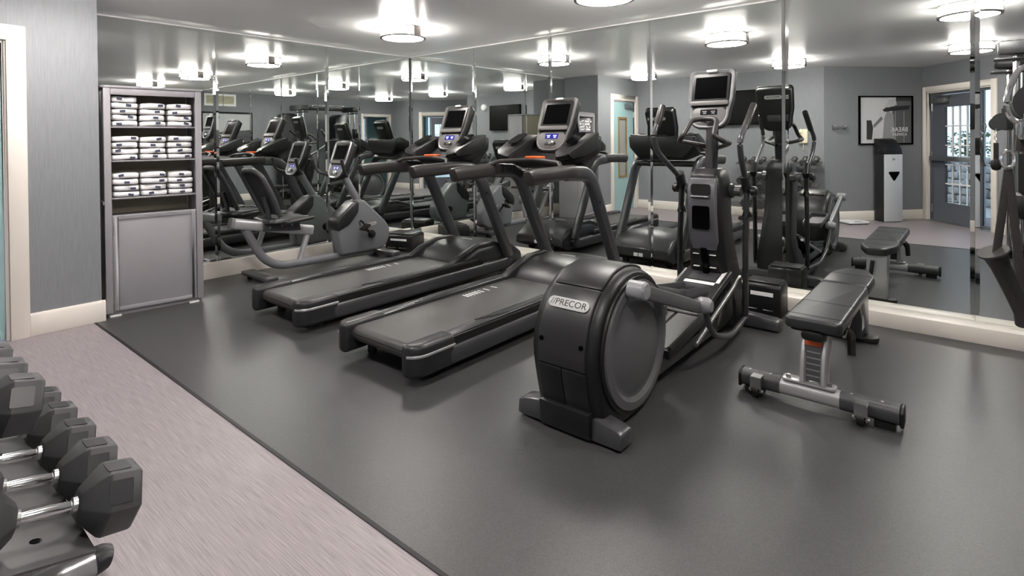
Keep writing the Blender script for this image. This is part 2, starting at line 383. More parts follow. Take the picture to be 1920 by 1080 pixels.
# ------------------------------------------------------------------ drum ceiling lamps
def drum(x, y, label):
    r = thing('ceiling_light', label, 'ceiling light', (x, y, H), group='drum ceiling lights')
    obj('ceiling_plate', B().lathe([(.05, -.0), (.12, -.0), (.12, -.012), (.05, -.012)], n=32), white, r)
    sh = obj('shade', B().lathe([(.202, -.014), (.206, -.014), (.206, -.098), (.202, -.098)], n=48), shadem, r)
    obj('diffuser', B().lathe([(.0, -.092), (.2, -.092), (.2, -.097), (.0, -.097)], n=48), diffm, r)
    for z in (-.012, -.100):
        obj('rim_ring', B().lathe([(.194, z-.005), (.215, z-.005), (.215, z+.009), (.194, z+.009)], n=48), ringm, r)
    for s_ in (-1, 1):
        obj('strap', B().box(-.042, .042, s_*.2, s_*.2145, -.104, -.006), ringm, r, bev=.002)
    return r
LX, LY = (3.426, .872), (4.225, 2.007, .039)
nm = {(0, 0): 'white drum ceiling lamp nearest the mirrored corner', (0, 1): 'white drum ceiling lamp above the elliptical side of the room at the top edge',
      (0, 2): 'white drum ceiling lamp over the weight bench, seen in the mirror', (1, 0): 'white drum ceiling lamp near the teal door, seen in the mirror',
      (1, 1): 'white drum ceiling lamp in front of the television, seen in the mirror', (1, 2): 'white drum ceiling lamp nearest the exit door, seen in the mirror'}
for i, x in enumerate(LX):
    for j, y in enumerate(LY): drum(x, y, nm[(i, j)])

# ------------------------------------------------------------------ towel cabinet and towels
CA = -8.0
cab = thing('towel_cabinet', 'tall grey painted cabinet with open towel shelves and a panel door', 'cabinet', (1.212, 4.985, 0), CA)
CW, CD, CH = .645, .36, 1.725
for x in (0, CW-.03): obj('side_panel', B().box(x, x+.03, .012, CD-.012, .03, CH), cabm, cab, bev=.003)
obj('back_panel', B().box(.031, CW-.031, CD-.012, CD-.002, .03, CH), cabback, cab)
obj('top_board', B().prism(rrect(CW+.05, CD+.03, .05, 5, CW/2, CD/2-.002), 'z', CH+.001, CH+.019), cabm, cab, bev=.004)
for x in (-.004, CW-.041): obj('front_stile', B().box(x, x+.045, -.012, .011, .03, CH), cabm, cab, bev=.004)
for x in (-.012,): obj('side_moulding', B().box(x, -.001, .0, CD, .845, .87), cabm, cab, bev=.004)
for z in (1.437, 1.178, .893, .745):
    obj('shelf', B().box(.0305, CW-.0305, .014 if z > .8 else .02, CD-.013, z-.012, z), cabm, cab, bev=.003)
obj('top_rail', B().box(.042, CW-.042, -.008, .011, 1.675, CH), cabm, cab, bev=.003)
dr = obj('door', B().box(.043, CW-.043, -.004, .012, .035, .765), cabm, cab, bev=.003)
a, c = .05, CW-.05
obj('door_moulding', B().box(a, a+.025, -.012, -.0041, .045, .755).box(c-.025, c, -.012, -.0041, .045, .755).box(a+.025, c-.025, -.012, -.0041, .045, .07).box(a+.025, c-.025, -.012, -.0041, .73, .755), cabm, dr, bev=.004)
for z in (.13, .66): obj('hinge', B().cyl((.043, -.008, z-.03), (.043, -.008, z+.03), .005, 8), steel, dr)
obj('plinth', B().box(.01, CW-.01, .02, CD-.01, .0, .03), cabm, cab)
for x in (.06, CW-.06): obj('foot_glide', B().box(x-.04, x+.03, -.012, .015, .002, .012), white, cab)
CM = T(1.212, 4.985, 0) @ RZ(CA)
def towel(seed):
    rnd = random.Random(seed); b = B(); secs = []; n = 28
    wd, dp, th = .166, .24, .043
    for k, x in enumerate([-.5, -.46, -.3, -.1, .1, .3, .46, .5]):
        kk = .8 if abs(x) > .48 else .95 if abs(x) > .4 else 1
        ring = []; s1 = rnd.uniform(-.004, .004); s2 = rnd.uniform(.94, 1.05)
        for i in range(n):
            a = 2*math.pi*i/n; ca, sa = math.cos(a), math.sin(a)
            u = math.copysign(abs(ca)**.35, ca)*dp/2; v = math.copysign(abs(sa)**.6, sa)*th/2
            if ca < -.2: v *= 1-.16*math.exp(-((sa)/.25)**2)     # fold line along the front
            ring.append((x*wd, (u-(.004*math.sin(7*x+seed) if ca < 0 else 0))*kk+s1*(ca < 0), v*kk*s2+th/2+.002*math.sin(5*x+seed)))
        secs.append(ring)
    b.loft(secs); 
    for v in b.bm.verts: v.co.z = max(v.co.z, .001)
    return b
tdata = []
for k in range(4):
    q = obj('towel', towel(k*3+1), towelm, ang=60); tdata.append(q.data); bpy.data.objects.remove(q)
tagd = obj('woven_tag', B().box(-.017, .017, -.1315, -.1265, .014, .032), tagm); tagme = tagd.data; bpy.data.objects.remove(tagd)
ORD = ['top', 'second', 'third', 'fourth', 'fifth', 'sixth']
for si, (z, cnt, sn) in enumerate(((1.437, (5, 4, 4), 'upper'), (1.178, (4, 4, 4), 'middle'), (.893, (4, 4, 4), 'lower'))):
    for ci in range(3):
        n = cnt[ci]; zz = z+.001
        for k in range(n):
            o = thing('folded_towel', '%s folded white towel of the %s stack on the %s towel shelf' % (ORD[n-1-k], ('left', 'middle', 'right')[ci], sn), 'towel', group='folded towels in the cabinet')
            o.matrix_world = CM @ T(.03+.01+.094+ci*.187+random.uniform(-.003, .003), .145+random.uniform(-.01, .01), zz) @ RZ(random.uniform(-2.5, 2.5))
            q = bpy.data.objects.new('towel_cloth', random.choice(tdata)); C.objects.link(q); q.parent = o; sc = (random.uniform(.96, 1.02), 1, random.uniform(.93, 1.05)); q.scale = sc
            g = bpy.data.objects.new('woven_tag', tagme); C.objects.link(g); g.parent = o; g.location = (random.uniform(-.05, .05), 0, random.uniform(-.006, .006)); g.rotation_euler = (0, random.uniform(-.25, .25), 0)
            zz += .0475*sc[2]

# ------------------------------------------------------------------ shared display console
def console(parent, M, wd, ht, lit, badge_text=True):
    """display head: local X to the user's right, Y up the face, Z toward the user"""
    top = ht/2; nb = []
    out = [(wd/2-.03, top), ]
    def outline(k, k2=0):
        p = []; w2 = wd/2-k; t = top-k; bt = -top+k
        for a in range(0, 91, 18): p.append((w2-.03+.03*math.cos(rad(a)), t-.03+.03*math.sin(rad(a))))
        for a in range(90, 181, 18): p.append((-w2+.03+.03*math.cos(rad(a)), t-.03+.03*math.sin(rad(a))))
        p.append((-w2*.97, 0)); r_ = wd*.40
        for a in range(180, 361, 15):
            ca, sa = math.cos(rad(a)), math.sin(rad(a)); p.append((w2*.86*math.copysign(abs(ca)**.6, ca), bt+r_+(r_)*math.copysign(abs(sa)**.8, sa)))
        p.append((w2*.97, 0)); return p
    h = obj('console_housing', B().prism(outline(0), 'z', -.028, .0), plast2, parent, bev=.01, seg=3, M=M)
    rim = B(); o1, o2 = outline(.004), outline(.026); n = len(o1)
    rim._faces([(x, y, .0012) for x, y in o1]+[(x, y, .013) for x, y in [(p[0]*.97, p[1]*.97) for p in o1]]+[(x, y, .0012) for x, y in o2], [(i, (i+1) % n, n+(i+1) % n, n+i) for i in range(n)]+[(n+i, n+(i+1) % n, 2*n+(i+1) % n, 2*n+i) for i in range(n)])
    obj('console_rim', rim, silver if lit == 2 else mgrey if lit == 0 else consg, h)
    obj('screen_bezel', B().prism(rrect(wd*.80, ht*.50, .008, 3, 0, ht*.175), 'z', .0014, .006), plast, h, bev=.002)
    obj('screen', B().prism(rrect(wd*.68, ht*.37, .004, 3, 0, ht*.19), 'z', .0061, .0068), black, h)
    obj('reading_ledge', B().prism(rrect(wd*.80, ht*.075, .01, 3, 0, -ht*.075), 'z', .002, .022), consg, h, bev=.004)
    obj('ledge_slot', B().box(-wd*.39, wd*.39, -ht*.128, -ht*.114, .002, .006), black, h)
    pan = obj('control_panel', B().prism(rrect(wd*.74, ht*.30, .05, 5, 0, -ht*.285), 'z', .0014, .005), mgrey if lit == 2 else consg, h, bev=.002)
    lc = obj('lcd', B().box(-wd*.18, wd*.18, -ht*.265, -ht*.175, .0051, .0065), lcdm if lit else lcdd, pan)
    for s_ in (-1, 1): obj('digits', B().box(s_*wd*.09-wd*.05, s_*wd*.09+wd*.05, -ht*.215, -ht*.20, .0066, .007).box(s_*wd*.09-wd*.03, s_*wd*.09+wd*.04, -ht*.245, -ht*.228, .0066, .007), lcdw if lit else mgrey, lc)
    obj('control_knob', B().lathe([(.0, .026), (.016, .026), (.023, .018), (.026, .006)], T(wd*.03, -ht*.345, 0), 20), silver if lit == 2 else steel, pan)
    obj('stop_key', B().prism(rrect(wd*.32, ht*.06, .012, 4, -wd*.0, -ht*.355), 'z', .0051, .012), plast, pan, bev=.003)
    obj('maker_badge', B().prism(rrect(.075, .018, .009, 5, 0, top-.012), 'z', .0015, .0155), badge, h, bev=.002)
    bk = obj('back_shell', B().prism([(p[0]*.9, p[1]*.92) for p in outline(0)], 'z', -.085, -.0285, taper=1.06), plast, h, bev=.012, seg=3)
    bd = obj('back_badge', B().prism(rrect(.15, .036, .018, 6, 0, ht*.28), 'z', -.0885, -.0855), badge, bk)
    text('badge_lettering', 'PRECOR', .024, lettern, bk, T(0, ht*.28, -.0889) @ RY(180), .0003, sx=1.3)
    obj('back_socket', B().prism(rrect(.12, .06, .012, 4, 0, -ht*.17), 'z', -.1, -.0855), dgrey, bk, bev=.006)
    return h
def face(loc, tilt):
    """frame of a display that faces -X and leans back by tilt degrees"""
    Mx = Matrix(((0, 0, -1, 0), (-1, 0, 0, 0), (0, 1, 0, 0), (0, 0, 0, 1)))
    return T(*loc) @ RY(tilt) @ Mx

# ------------------------------------------------------------------ treadmill
def treadmill(label, loc):
    r = thing('treadmill', label, 'treadmill', loc, group='treadmills facing the mirrors')
    P = lambda *a, **k: obj(*a, **k)
    P('under_frame', B().box(.18, 2.2, -.25, .25, .055, .145), plast, r, bev=.01)
    bl = B().prism([(.05, .15)]+[(.09+.045*math.cos(rad(a)), .15+.045*math.sin(rad(a))) for a in range(165, 89, -15)]+[(1.6, .195), (1.6, .15), (.2, .135), (.09, .105)]+[(.09+.045*math.cos(rad(a)), .15+.045*math.sin(rad(a))) for a in range(255, 179, -15)], 'y', -.262, .262)
    be = P('running_belt', bl, beltm, r)
    for k, dx in enumerate((0, .03, .06, .09, .12, .155, .215, .30)): P('belt_marking', B().box(.93+dx, .941+dx, .15, .215, .1953, .1958), letterw, be)
    for s_ in (-1, 1):
        ry = lambda a, c: (min(s_*a, s_*c), max(s_*a, s_*c))
        y0, y1 = ry(.262, .352)
        sr = P('side_rail', B().prism([(.24, .13), (.24, .208), (.5, .216), (1.75, .222), (1.75, .13)], 'y', y0, y1), plast2, r, bev=.008)
        for k in range(4):
            a0, a1 = ry(.276+k*.017, .284+k*.017); P('tread_rib', B().box(.55+.05*k, 1.5, a0, a1, .2165, .2235), dgrey, sr)
        y0, y1 = ry(.352, .364)
        P('rail_skirt', B().box(.26, 1.8, y0, y1, .165, .205), blackr, r)
        # rear end cover, rounded toward the back
        out = [(.30, s_*.255), (.30, s_*.372)]+[(.09-.1*math.sin(rad(a)), s_*(.292+.08*math.cos(rad(a)))) for a in range(0, 91, 15)]+[(-.012, s_*.262), (.02, s_*.255)]
        rc = P('rear_cover', B().prism(out, 'z', .045, .225), plast2, r, bev=.036, seg=4)
        st = [(.29, s_*.3735)]+[(.09-.1025*math.sin(rad(a)), s_*(.292+.0825*math.cos(rad(a)))) for a in range(0, 76, 15)]
        P('cover_stripe', B().tube([(x, y, .166) for x, y in st], (.003, .008), 6), silver, rc)
        # upright and lower tube in one bend
        path = fillet([(.26, s_*.338, .105), (2.22, s_*.345, .115), (1.74, s_*.352, 1.045), (1.42, s_*.352, 1.062)], .13, 8)
        up = P('upright', B().tube(path, (.036, .058), 16, up=(0, 0, 1), sq=.7), gun if s_ > 0 else gun, r)
        P('bolt', B().cyl((1.83, s_*.385, .82), (1.83, s_*.395, .82), .008, 10), plast, up)
        gp = [(.985, s_*.352, 1.045), (1.0, s_*.352, 1.05), (1.05, s_*.352, 1.055), (1.4, s_*.352, 1.066), (1.52, s_*.352, 1.066)]
        P('hand_grip', B().tube(gp, (.042, .053), 16, sq=.75), gripm, r, bev=.012)
        wing = B().prism([(1.44, .2), (1.62, .29), (1.80, .335), (2.05, .335), (2.22, .25), (2.22, .12), (1.5, .12)], 'y', *ry(.30, .312))
        P('hood_wing', B().prism([(1.44, .212), (1.60, .285), (1.80, .345), (2.0, .345), (2.25, .26), (2.28, .14), (1.5, .14)], 'y', *ry(.255, .318)), plast2, r, bev=.018, seg=3)
        P('rear_foot', B().cyl((.2, s_*.27, .003), (.2, s_*.27, .06), .03, 12), blackr, r)
        P('front_wheel', B().cyl((2.2, s_*.22, .045), (2.2, s_*.27, .045), .042, 16), blackr, r)
    hood = B(); secs = []
    for y, k in ((-.33, .80), (-.31, .95), (-.2, 1), (0, 1.03), (.2, 1), (.31, .95), (.33, .80)):
        secs.append([(x, y, .06+(z-.06)*k) for x, z in ((1.54, .19), (1.63, .27), (1.78, .325), (2.05, .33), (2.28, .29), (2.40, .2), (2.41, .11), (2.3, .06), (1.6, .06))])
    hd = P('motor_hood', B().loft(secs), plast2, r, bev=.02, seg=3)
    P('hood_badge', B().prism(rrect(.028, .14, .014, 5, 1.96, 0), 'z', .334, .3405), badge, hd)
    P('front_sticker', B().box(2.408, 2.4125, -.05, -.005, .12, .155).box(2.408, 2.4125, .005, .05, .12, .155), letterw, hd)
    P('support_bar', B().tube([(1.765, -.345, 1.03), (1.765, .345, 1.03)], .032, 16), frame, r)
    P('cross_bar', B().tube(fillet([(1.36, -.352, 1.1), (1.42, -.30, 1.135), (1.50, 0, 1.155), (1.42, .30, 1.135), (1.36, .352, 1.1)], .12), .017, 12), gripm, r)
    # accessory tray: dished shell, two cup wings
    sh = B(); secs = []
    for x, zt, zb, wt, wb in ((1.56, 1.16, 1.10, .30, .20), (1.66, 1.175, 1.075, .36, .24), (1.80, 1.27, 1.07, .385, .25), (1.865, 1.33, 1.085, .385, .26), (1.895, 1.325, 1.11, .37, .25)):
        secs.append([(x, -wt, zt), (x, -wt*.97, (zt+zb)/2), (x, -wb, zb), (x, wb, zb), (x, wt*.97, (zt+zb)/2), (x, wt, zt)])
    tr = P('accessory_tray', sh.loft(secs), plast, r, bev=.012, seg=2)
    for s_ in (-1, 1):
        cw = B(); secs = []
        for x, z0, z1, y0, y1 in ((1.47, 1.17, 1.185, .235, .335), (1.50, 1.135, 1.225, .205, .365), (1.64, 1.15, 1.29, .19, .385), (1.80, 1.2, 1.355, .185, .39), (1.84, 1.21, 1.35, .2, .38)):
            secs.append([(x, s_*y0, z0), (x, s_*y1, z0+.03), (x, s_*y1, z1), (x, s_*y0, z1-.012)])
        cu = P('cup_wing', cw.loft(secs), plast, r, bev=.012, seg=3)
        P('cup_well', B().prism(rrect(.2, .1, .045, 6, 1.66, s_*.285), 'z', 0, .004, M=T(0, 0, .715) @ Matrix.Shear('XZ', 4, (0, 0)) @ T(1.66, 0, .60) @ RY(-24) @ T(-1.66, 0, 0)), black, cu)
    P('safety_clip', B().prism(rrect(.10, .15, .03, 4, 1.52, .0), 'z', 1.158, 1.178), orange, r, bev=.005)
    P('console_neck', B().tube([(1.79, 0, 1.10), (1.765, 0, 1.24), (1.80, 0, 1.33)], (.06, .035), 14), plast, r)
    console(r, face((1.785, 0, 1.425), 22), .345, .47, 1)
    P('power_cord', B().tube(fillet([(2.38, -.2, .05), (2.52, -.25, .012), (2.6, -.05, .012), (2.55, .2, .012), (2.61, .3, .012)], .1), .006, 8), blackr, r)
    return r
treadmill('black treadmill beside the elliptical, the nearer of the two', (1.865, 2.605, .002))
treadmill('black treadmill beside the recumbent bike, the farther of the two', (1.915, 3.835, .002))

# ------------------------------------------------------------------ elliptical trainer
def elliptical(loc):
    r = thing('elliptical_trainer', 'black elliptical cross trainer with a large grey drive disc in the foreground', 'elliptical', loc)
    P = lambda *a, **k: obj(*a, **k)
    cx, cz, R_ = .385, .352, .352           # drum centre, radius (local x from the rear)
    hs = B(); N = 40
    def hp_(a, rr):
        ca, sa = math.cos(a), math.sin(a)
        if sa < 0 and ca < 0: ca = -abs(ca)**(1-.72*min(1, -sa*1.15))
        return cx+rr*ca, cz+rr*sa
    def ring(y, k, kz=1): 
        q = []
        for i in range(N):
            a = 2*math.pi*i/N; x, z = hp_(a, R_*k)
            if math.sin(a) < -.3 and math.cos(a) > 0: x += .10*(-math.sin(a)-.3)*k
            q.append((x, y, max(z, .012)))
        return q
    hs.loft([ring(-.172, .80), ring(-.172, .90), ring(-.165, .945), ring(-.13, .985), ring(-.06, 1.0), ring(.06, 1.0), ring(.13, .985), ring(.165, .945), ring(.172, .90), ring(.172, .80)])
    hz = P('drive_housing', hs, plast, r, ang=50)
    # rear spine cover: raised band round the back with a seam and the badge panel
    def band(y0, y1, a0, a1, rr, th, n=18):
        b = B(); secs = []
        for i in range(n+1):
            a = rad(a0+(a1-a0)*i/n); q0, q1 = hp_(a, rr), hp_(a, rr+th)
            secs.append([(q0[0], y0, max(q0[1], .02)), (q1[0], y0*.96, max(q1[1], .02)), (q1[0], y1*.96, max(q1[1], .02)), (q0[0], y1, max(q0[1], .02))])
        return b.loft(secs)
    P('spine_cover', band(-.128, -.002, 188, 247, .345, .014), plast, hz, bev=.004)
    P('spine_cover', band(.002, .128, 188, 247, .345, .014), plast, hz, bev=.004)
    P('badge_panel', band(-.128, .128, 128, 187, .345, .014), plast2, hz, bev=.004)
    P('crown_cover', band(-.128, .128, 62, 127, .345, .014), plast, hz, bev=.004)
    aB = 143; Mb = T(cx, 0, cz) @ RY(-aB) @ T(.3605, 0, 0)
    P('maker_badge', B().prism(rrect(.215, .05, .025, 8), 'x', 0, .005, M=Mb), badge, hz, bev=.0015)
    Mt = Mb @ T(.0054, 0, 0) @ Matrix(((0, 0, 1, 0), (1, 0, 0, 0), (0, 1, 0, 0), (0, 0, 0, 1))) @ RZ(180)
    # text frame: X along -Y seen from behind, Y up the housing
    text('badge_lettering', '//PRECOR', .042, lettern, hz, Mt @ RZ(180) if False else Mb @ T(.0054, 0, 0) @ Matrix(((0, 0, 1, 0), (-1, 0, 0, 0), (0, -1, 0, 0), (0, 0, 0, 1))), .0004, sx=1.05)
    for s_ in (-1, 1): P('cover_bolt', B().cyl((cx+.356*math.cos(rad(180)), s_*.105, cz+.0), (cx+.363*math.cos(rad(180)), s_*.105, cz+.0), .011, 12), black, hz, M=T(cx, 0, cz) @ RY(-0) @ T(-cx, 0, -cz) @ T(cx, 0, cz) @ RY(10) @ T(-cx, 0, -cz))
    for s_ in (-1, 1):
        y = s_*.172; pr = [(0, .024), (.19, .024), (.212, .010), (.238, .010), (.256, .026), (.292, .022), (.298, .004), (.298, -.004), (0, -.004)]
        dk = P('drive_disc', B().lathe([(a, y+s_*b_) for a, b_ in pr], T(cx, 0, cz), 48, 'y'), discm, r, ang=40)
        P('disc_gasket', B().lathe([(.297, y-s_*.002), (.312, y-s_*.002), (.312, y+s_*.012), (.297, y+s_*.012)], T(cx, 0, cz), 48, 'y'), blackr, dk)
    # rear and front stabiliser feet
    def foot(x, y0, y1, w_, h_, nm):
        b = B(); secs = []
        for y, kz in ((y0, .72), (y0+.03, .85), (-.13, 1), (.13, 1), (y1-.03, .85), (y1, .72)):
            secs.append([(x-w_/2, y, .012), (x-w_/2*.85, y, h_*kz), (x+w_/2*.85, y, h_*kz), (x+w_/2, y, .012)])
        q = P(nm, b.loft(secs), gun, r, bev=.01, seg=2)
        for s_, yy in ((-1, y0), (1, y1)): P('foot_pad', B().cyl((x, yy-s_*.05, 0), (x, yy-s_*.05, .014), .03, 12), blackr, q)
    
    for s_ in (-1, 1):
        b = B(); secs = []
        for y, kz in ((.125, 1), (.16, 1), (.245, .85), (.275, .72)):
            secs.append([(.063, s_*y, .012), (.07, s_*y, .105*kz), (.165, s_*y, .105*kz), (.173, s_*y, .012)])
        q = P('rear_foot', b.loft(secs), gun, r, bev=.01); P('foot_pad', B().cyl((.118, s_*.225, 0), (.118, s_*.225, .014), .03, 12), blackr, q)
    P('rear_skirt', B().prism([(.052, .012), (.042, .13), (.20, .13), (.20, .012)], 'y', -.134, .134), plast, r, bev=.01)
    foot(2.03, -.395, .395, .11, .10, 'front_foot')
    P('base_beam', B().prism([(.5, .03), (.5, .2), (.75, .17), (1.3, .12), (2.02, .11), (2.08, .03)], 'y', -.085, .085), plast, r, bev=.012)
    P('side_frame', B().tube([(.55, -.11, .11), (1.25, -.11, .11), (2.0, -.09, .09)], (.03, .04), 10, sq=.6), frame, r); P('side_frame', B().tube([(.55, .11, .11), (1.25, .11, .11), (2.0, .09, .09)], (.03, .04), 10, sq=.6), frame, r)
    # inclined ramp with its rails
    Mr = T(1.1, 0, .165) @ RY(-15.5)
    rp = P('ramp_cover', B().prism(rrect(.60, .30, .03, 4, .47, 0), 'z', 0, .05, M=Mr), plast2, r, bev=.014, seg=3)
    P('ramp_label', B().box(.58, .70, -.09, .09, .0502, .0512, Mr), dgrey, rp); P('ramp_label', B().box(.53, .565, -.10, .10, .0502, .0512, Mr), letterw, rp); P('ramp_label', B().box(.565, .74, -.125, -.10, .0502, .0512, Mr), letterw, rp)
    for s_ in (-1, 1): P('ramp_rail', B().tube([(-.02, s_*.185, -.02), (.78, s_*.185, -.0)], .014, 12, M=Mr), steel, rp)
    Mk = T(.80, 0, .135) @ RY(-7)
    tp = P('track_tray', B().box(0, .52, -.16, .16, 0, .05, Mk), plast, r, bev=.008)
    P('track_plate', B().box(.02, .50, -.135, -.01, .0502, .056, Mk), steel, tp); P('track_plate', B().box(.02, .50, .01, .135, .0502, .056, Mk), steel, tp)
    P('track_rail', B().box(.0, .54, -.17, -.15, .0502, .075, Mk), plast2, tp, bev=.004); P('track_rail', B().box(.0, .54, .15, .17, .0502, .075, Mk), plast2, tp, bev=.004)
    P('ramp_support', B().prism([(1.55, .08), (1.7, .26), (1.95, .34), (2.05, .08)], 'y', -.15, .15), plast, r, bev=.03, seg=3)
    # crank levers and pedals
    for s_, cz0, px, pz, tl in ((-1, .632, 1.03, .435, 9), (1, .13, 1.06, .22, -11)):
        y = s_*.245; hub = (cx-.10, y, cz0)
        cr = P('crank_hub', B().lathe([(.0, s_*.045), (.034, s_*.043), (.042, s_*.033), (.042, -s_*.04), (0, -s_*.04)], T(*hub), 20, 'y'), mgrey, r)
        end = (px-.05, y, pz-.045)
        P('pedal_lever', B().tube([hub, end], (.022, .034), 12, sq=.6), discm, r)
        Mp = T(px, s_*.135, pz) @ RY(tl)
        P('pedal_bracket', B().box(px-.12, px-.02, min(s_*.15, s_*.235), max(s_*.15, s_*.235), pz-.05, pz-.014), plast, r)
        pd = B(); pd.prism(rrect(.40, .165, .03, 4), 'z', -.012, .004, M=Mp)
        pl = P('pedal', pd, plast2, r, bev=.005)
        P('pedal_rim', B().tube([(x, y_, .02) for x, y_ in rrect(.40, .165, .04, 5)], (.008, .026), 8, closed=True, M=Mp), dgrey, pl)
        P('pedal_mat', B().prism(rrect(.36, .13, .03, 4), 'z', .0042, .007, M=Mp), dgrey, pl)
        P('link_joint', B().lathe([(0, -.05), (.03, -.045), (.044, -.02), (.044, .02), (.03, .045), (0, .05)], T(end[0]+.02, y+s_*.02, end[2]+.01), 16, 'y'), mgrey, r)
        bx = 1.84
        P('link_tube', B().tube(fillet([(end[0]+.03, y+s_*.02, end[2]-.01), (end[0]+.15, y+s_*.015, min(end[2]-.09, .2)), (1.45, y+s_*.01, .10), (bx, s_*.225, .115)], .12), .017, 12), gun, r)
    # front tower
    tw = B(); secs = []
    for z, x0, x1, wd in ((.05, 1.80, 2.03, .16), (.20, 1.79, 2.06, .165), (.40, 1.755, 2.05, .13), (.62, 1.70, 1.97, .118), (.80, 1.665, 1.93, .118), (.98, 1.665, 1.93, .118), (1.06, 1.70, 1.92, .105), (1.10, 1.76, 1.90, .085)):
        secs.append([(x0, -wd*.75, z), (x0-.0, wd*.75, z), (x0+.04, wd, z), (x1-.03, wd, z), (x1, wd*.7, z), (x1, -wd*.7, z), (x1-.03, -wd, z), (x0+.04, -wd, z)])
    to = P('tower', tw.loft(secs), plast, r, bev=.012, seg=2, ang=50)
    fp = B(); secs = []
    for z, x0, wd in ((.56, 1.708, .085), (.62, 1.694, .098), (.80, 1.658, .1), (.98, 1.658, .1), (1.04, 1.685, .095)):
        secs.append([(x0+.02, -wd, z), (x0-.006, -wd*.9, z), (x0-.006, wd*.9, z), (x0+.02, wd, z)])
    P('face_plate', fp.loft(secs), towerg, to, bev=.005)
    P('panel_window', B().prism(rrect(.115, .155, .014, 4, 0, .78), 'x', 1.645, 1.653), black, to)
    P('bottle_recess', B().prism(rrect(.13, .075, .02, 4, 0, .965), 'x', 1.645, 1.654), plast, to)
    P('holder_lip', B().tube([(1.642, y, .917) for y in (-.06, .06)], (.012, .01), 10), gun, to)
    for k in range(4):
        z = .27+.085*k; x = 1.768-.1*(z-.2)-.024
        for s_ in (-1, 1): P('height_mark', B().box(x-.012, x+.005, s_*.055-.02, s_*.055+.02, z, z+.004), letterw, to)
    P('guide_slot', B().tube([(1.776, 0, .22), (1.735, 0, .42), (1.695, 0, .57)], (.022, .012), 8), black, to)
    for s_ in (-1, 1):
        P('pivot_hub', B().lathe([(.05, s_*.10), (.05, s_*.135), (.036, s_*.15), (.036, s_*.19)], T(1.88, 0, .945), 20, 'y'), gun, to)
    P('mast', B().tube([(1.84, 0, 1.08), (1.86, 0, 1.25), (1.87, 0, 1.40)], (.042, .042), 16, up=(1, 0, 0)), frame, r)
    hp = fillet([(1.835, .0, 1.235), (1.66, -.12, 1.27), (1.42, -.13, 1.285), (1.36, -.09, 1.32), (1.52, -.075, 1.43), (1.56, 0, 1.437), (1.52, .075, 1.43), (1.36, .09, 1.32), (1.42, .13, 1.285), (1.66, .12, 1.27), (1.835, .0, 1.235)], .06, 5)
    hp = [Vector((1.75+(p[0]-1.56)*.72, p[1]*1.15, p[2])) for p in hp]
    P('fixed_handle', B().tube(hp, .017, 12), gripm, r)
    console(r, face((1.885, .02, 1.575), 14), .325, .43, 0)
    # swing arms: (side, top, bend, pivot, bottom)
    for s_, tp, bd in ((-1, (1.985, 1.53), (1.655, 1.255)), (1, (1.60, 1.53), (1.475, 1.29))):
        y = s_*.225
        lo = P('swing_arm', B().tube([(1.88, y, .97), (1.845, y, .62), (1.835, y, .13)], (.018, .03), 12), frame, r)
        P('pivot_block', B().tube([(1.835, y, 1.06), (1.88, y, .97), (1.87, y, .78)], (.028, .042), 12, sq=.7), plast, lo, bev=.006)
        P('pivot_cap', B().lathe([(0, s_*.07), (.02, s_*.068), (.034, s_*.055), (.034, s_*.03)], T(1.88, y, .95), 16, 'y'), plast, lo)
        up = fillet([(1.855, y, 1.02), (bd[0]+.04, y+s_*.02, bd[1]-.07), (bd[0], y+s_*.025, bd[1]+.04), (bd[0]+(tp[0]-bd[0])*.45, y+s_*.02, bd[1]+(tp[1]-bd[1])*.5)], .07, 6)
        P('handle_tube', B().tube(up, .0185, 14), gun, lo)
        P('hand_grip', B().tube([(bd[0]+(tp[0]-bd[0])*.38, y+s_*.02, bd[1]+(tp[1]-bd[1])*.42), (tp[0], y+s_*.015, tp[1])], .023, 14), gripm, lo, bev=.008)
    return r
elliptical((1.955, 1.395, .002))

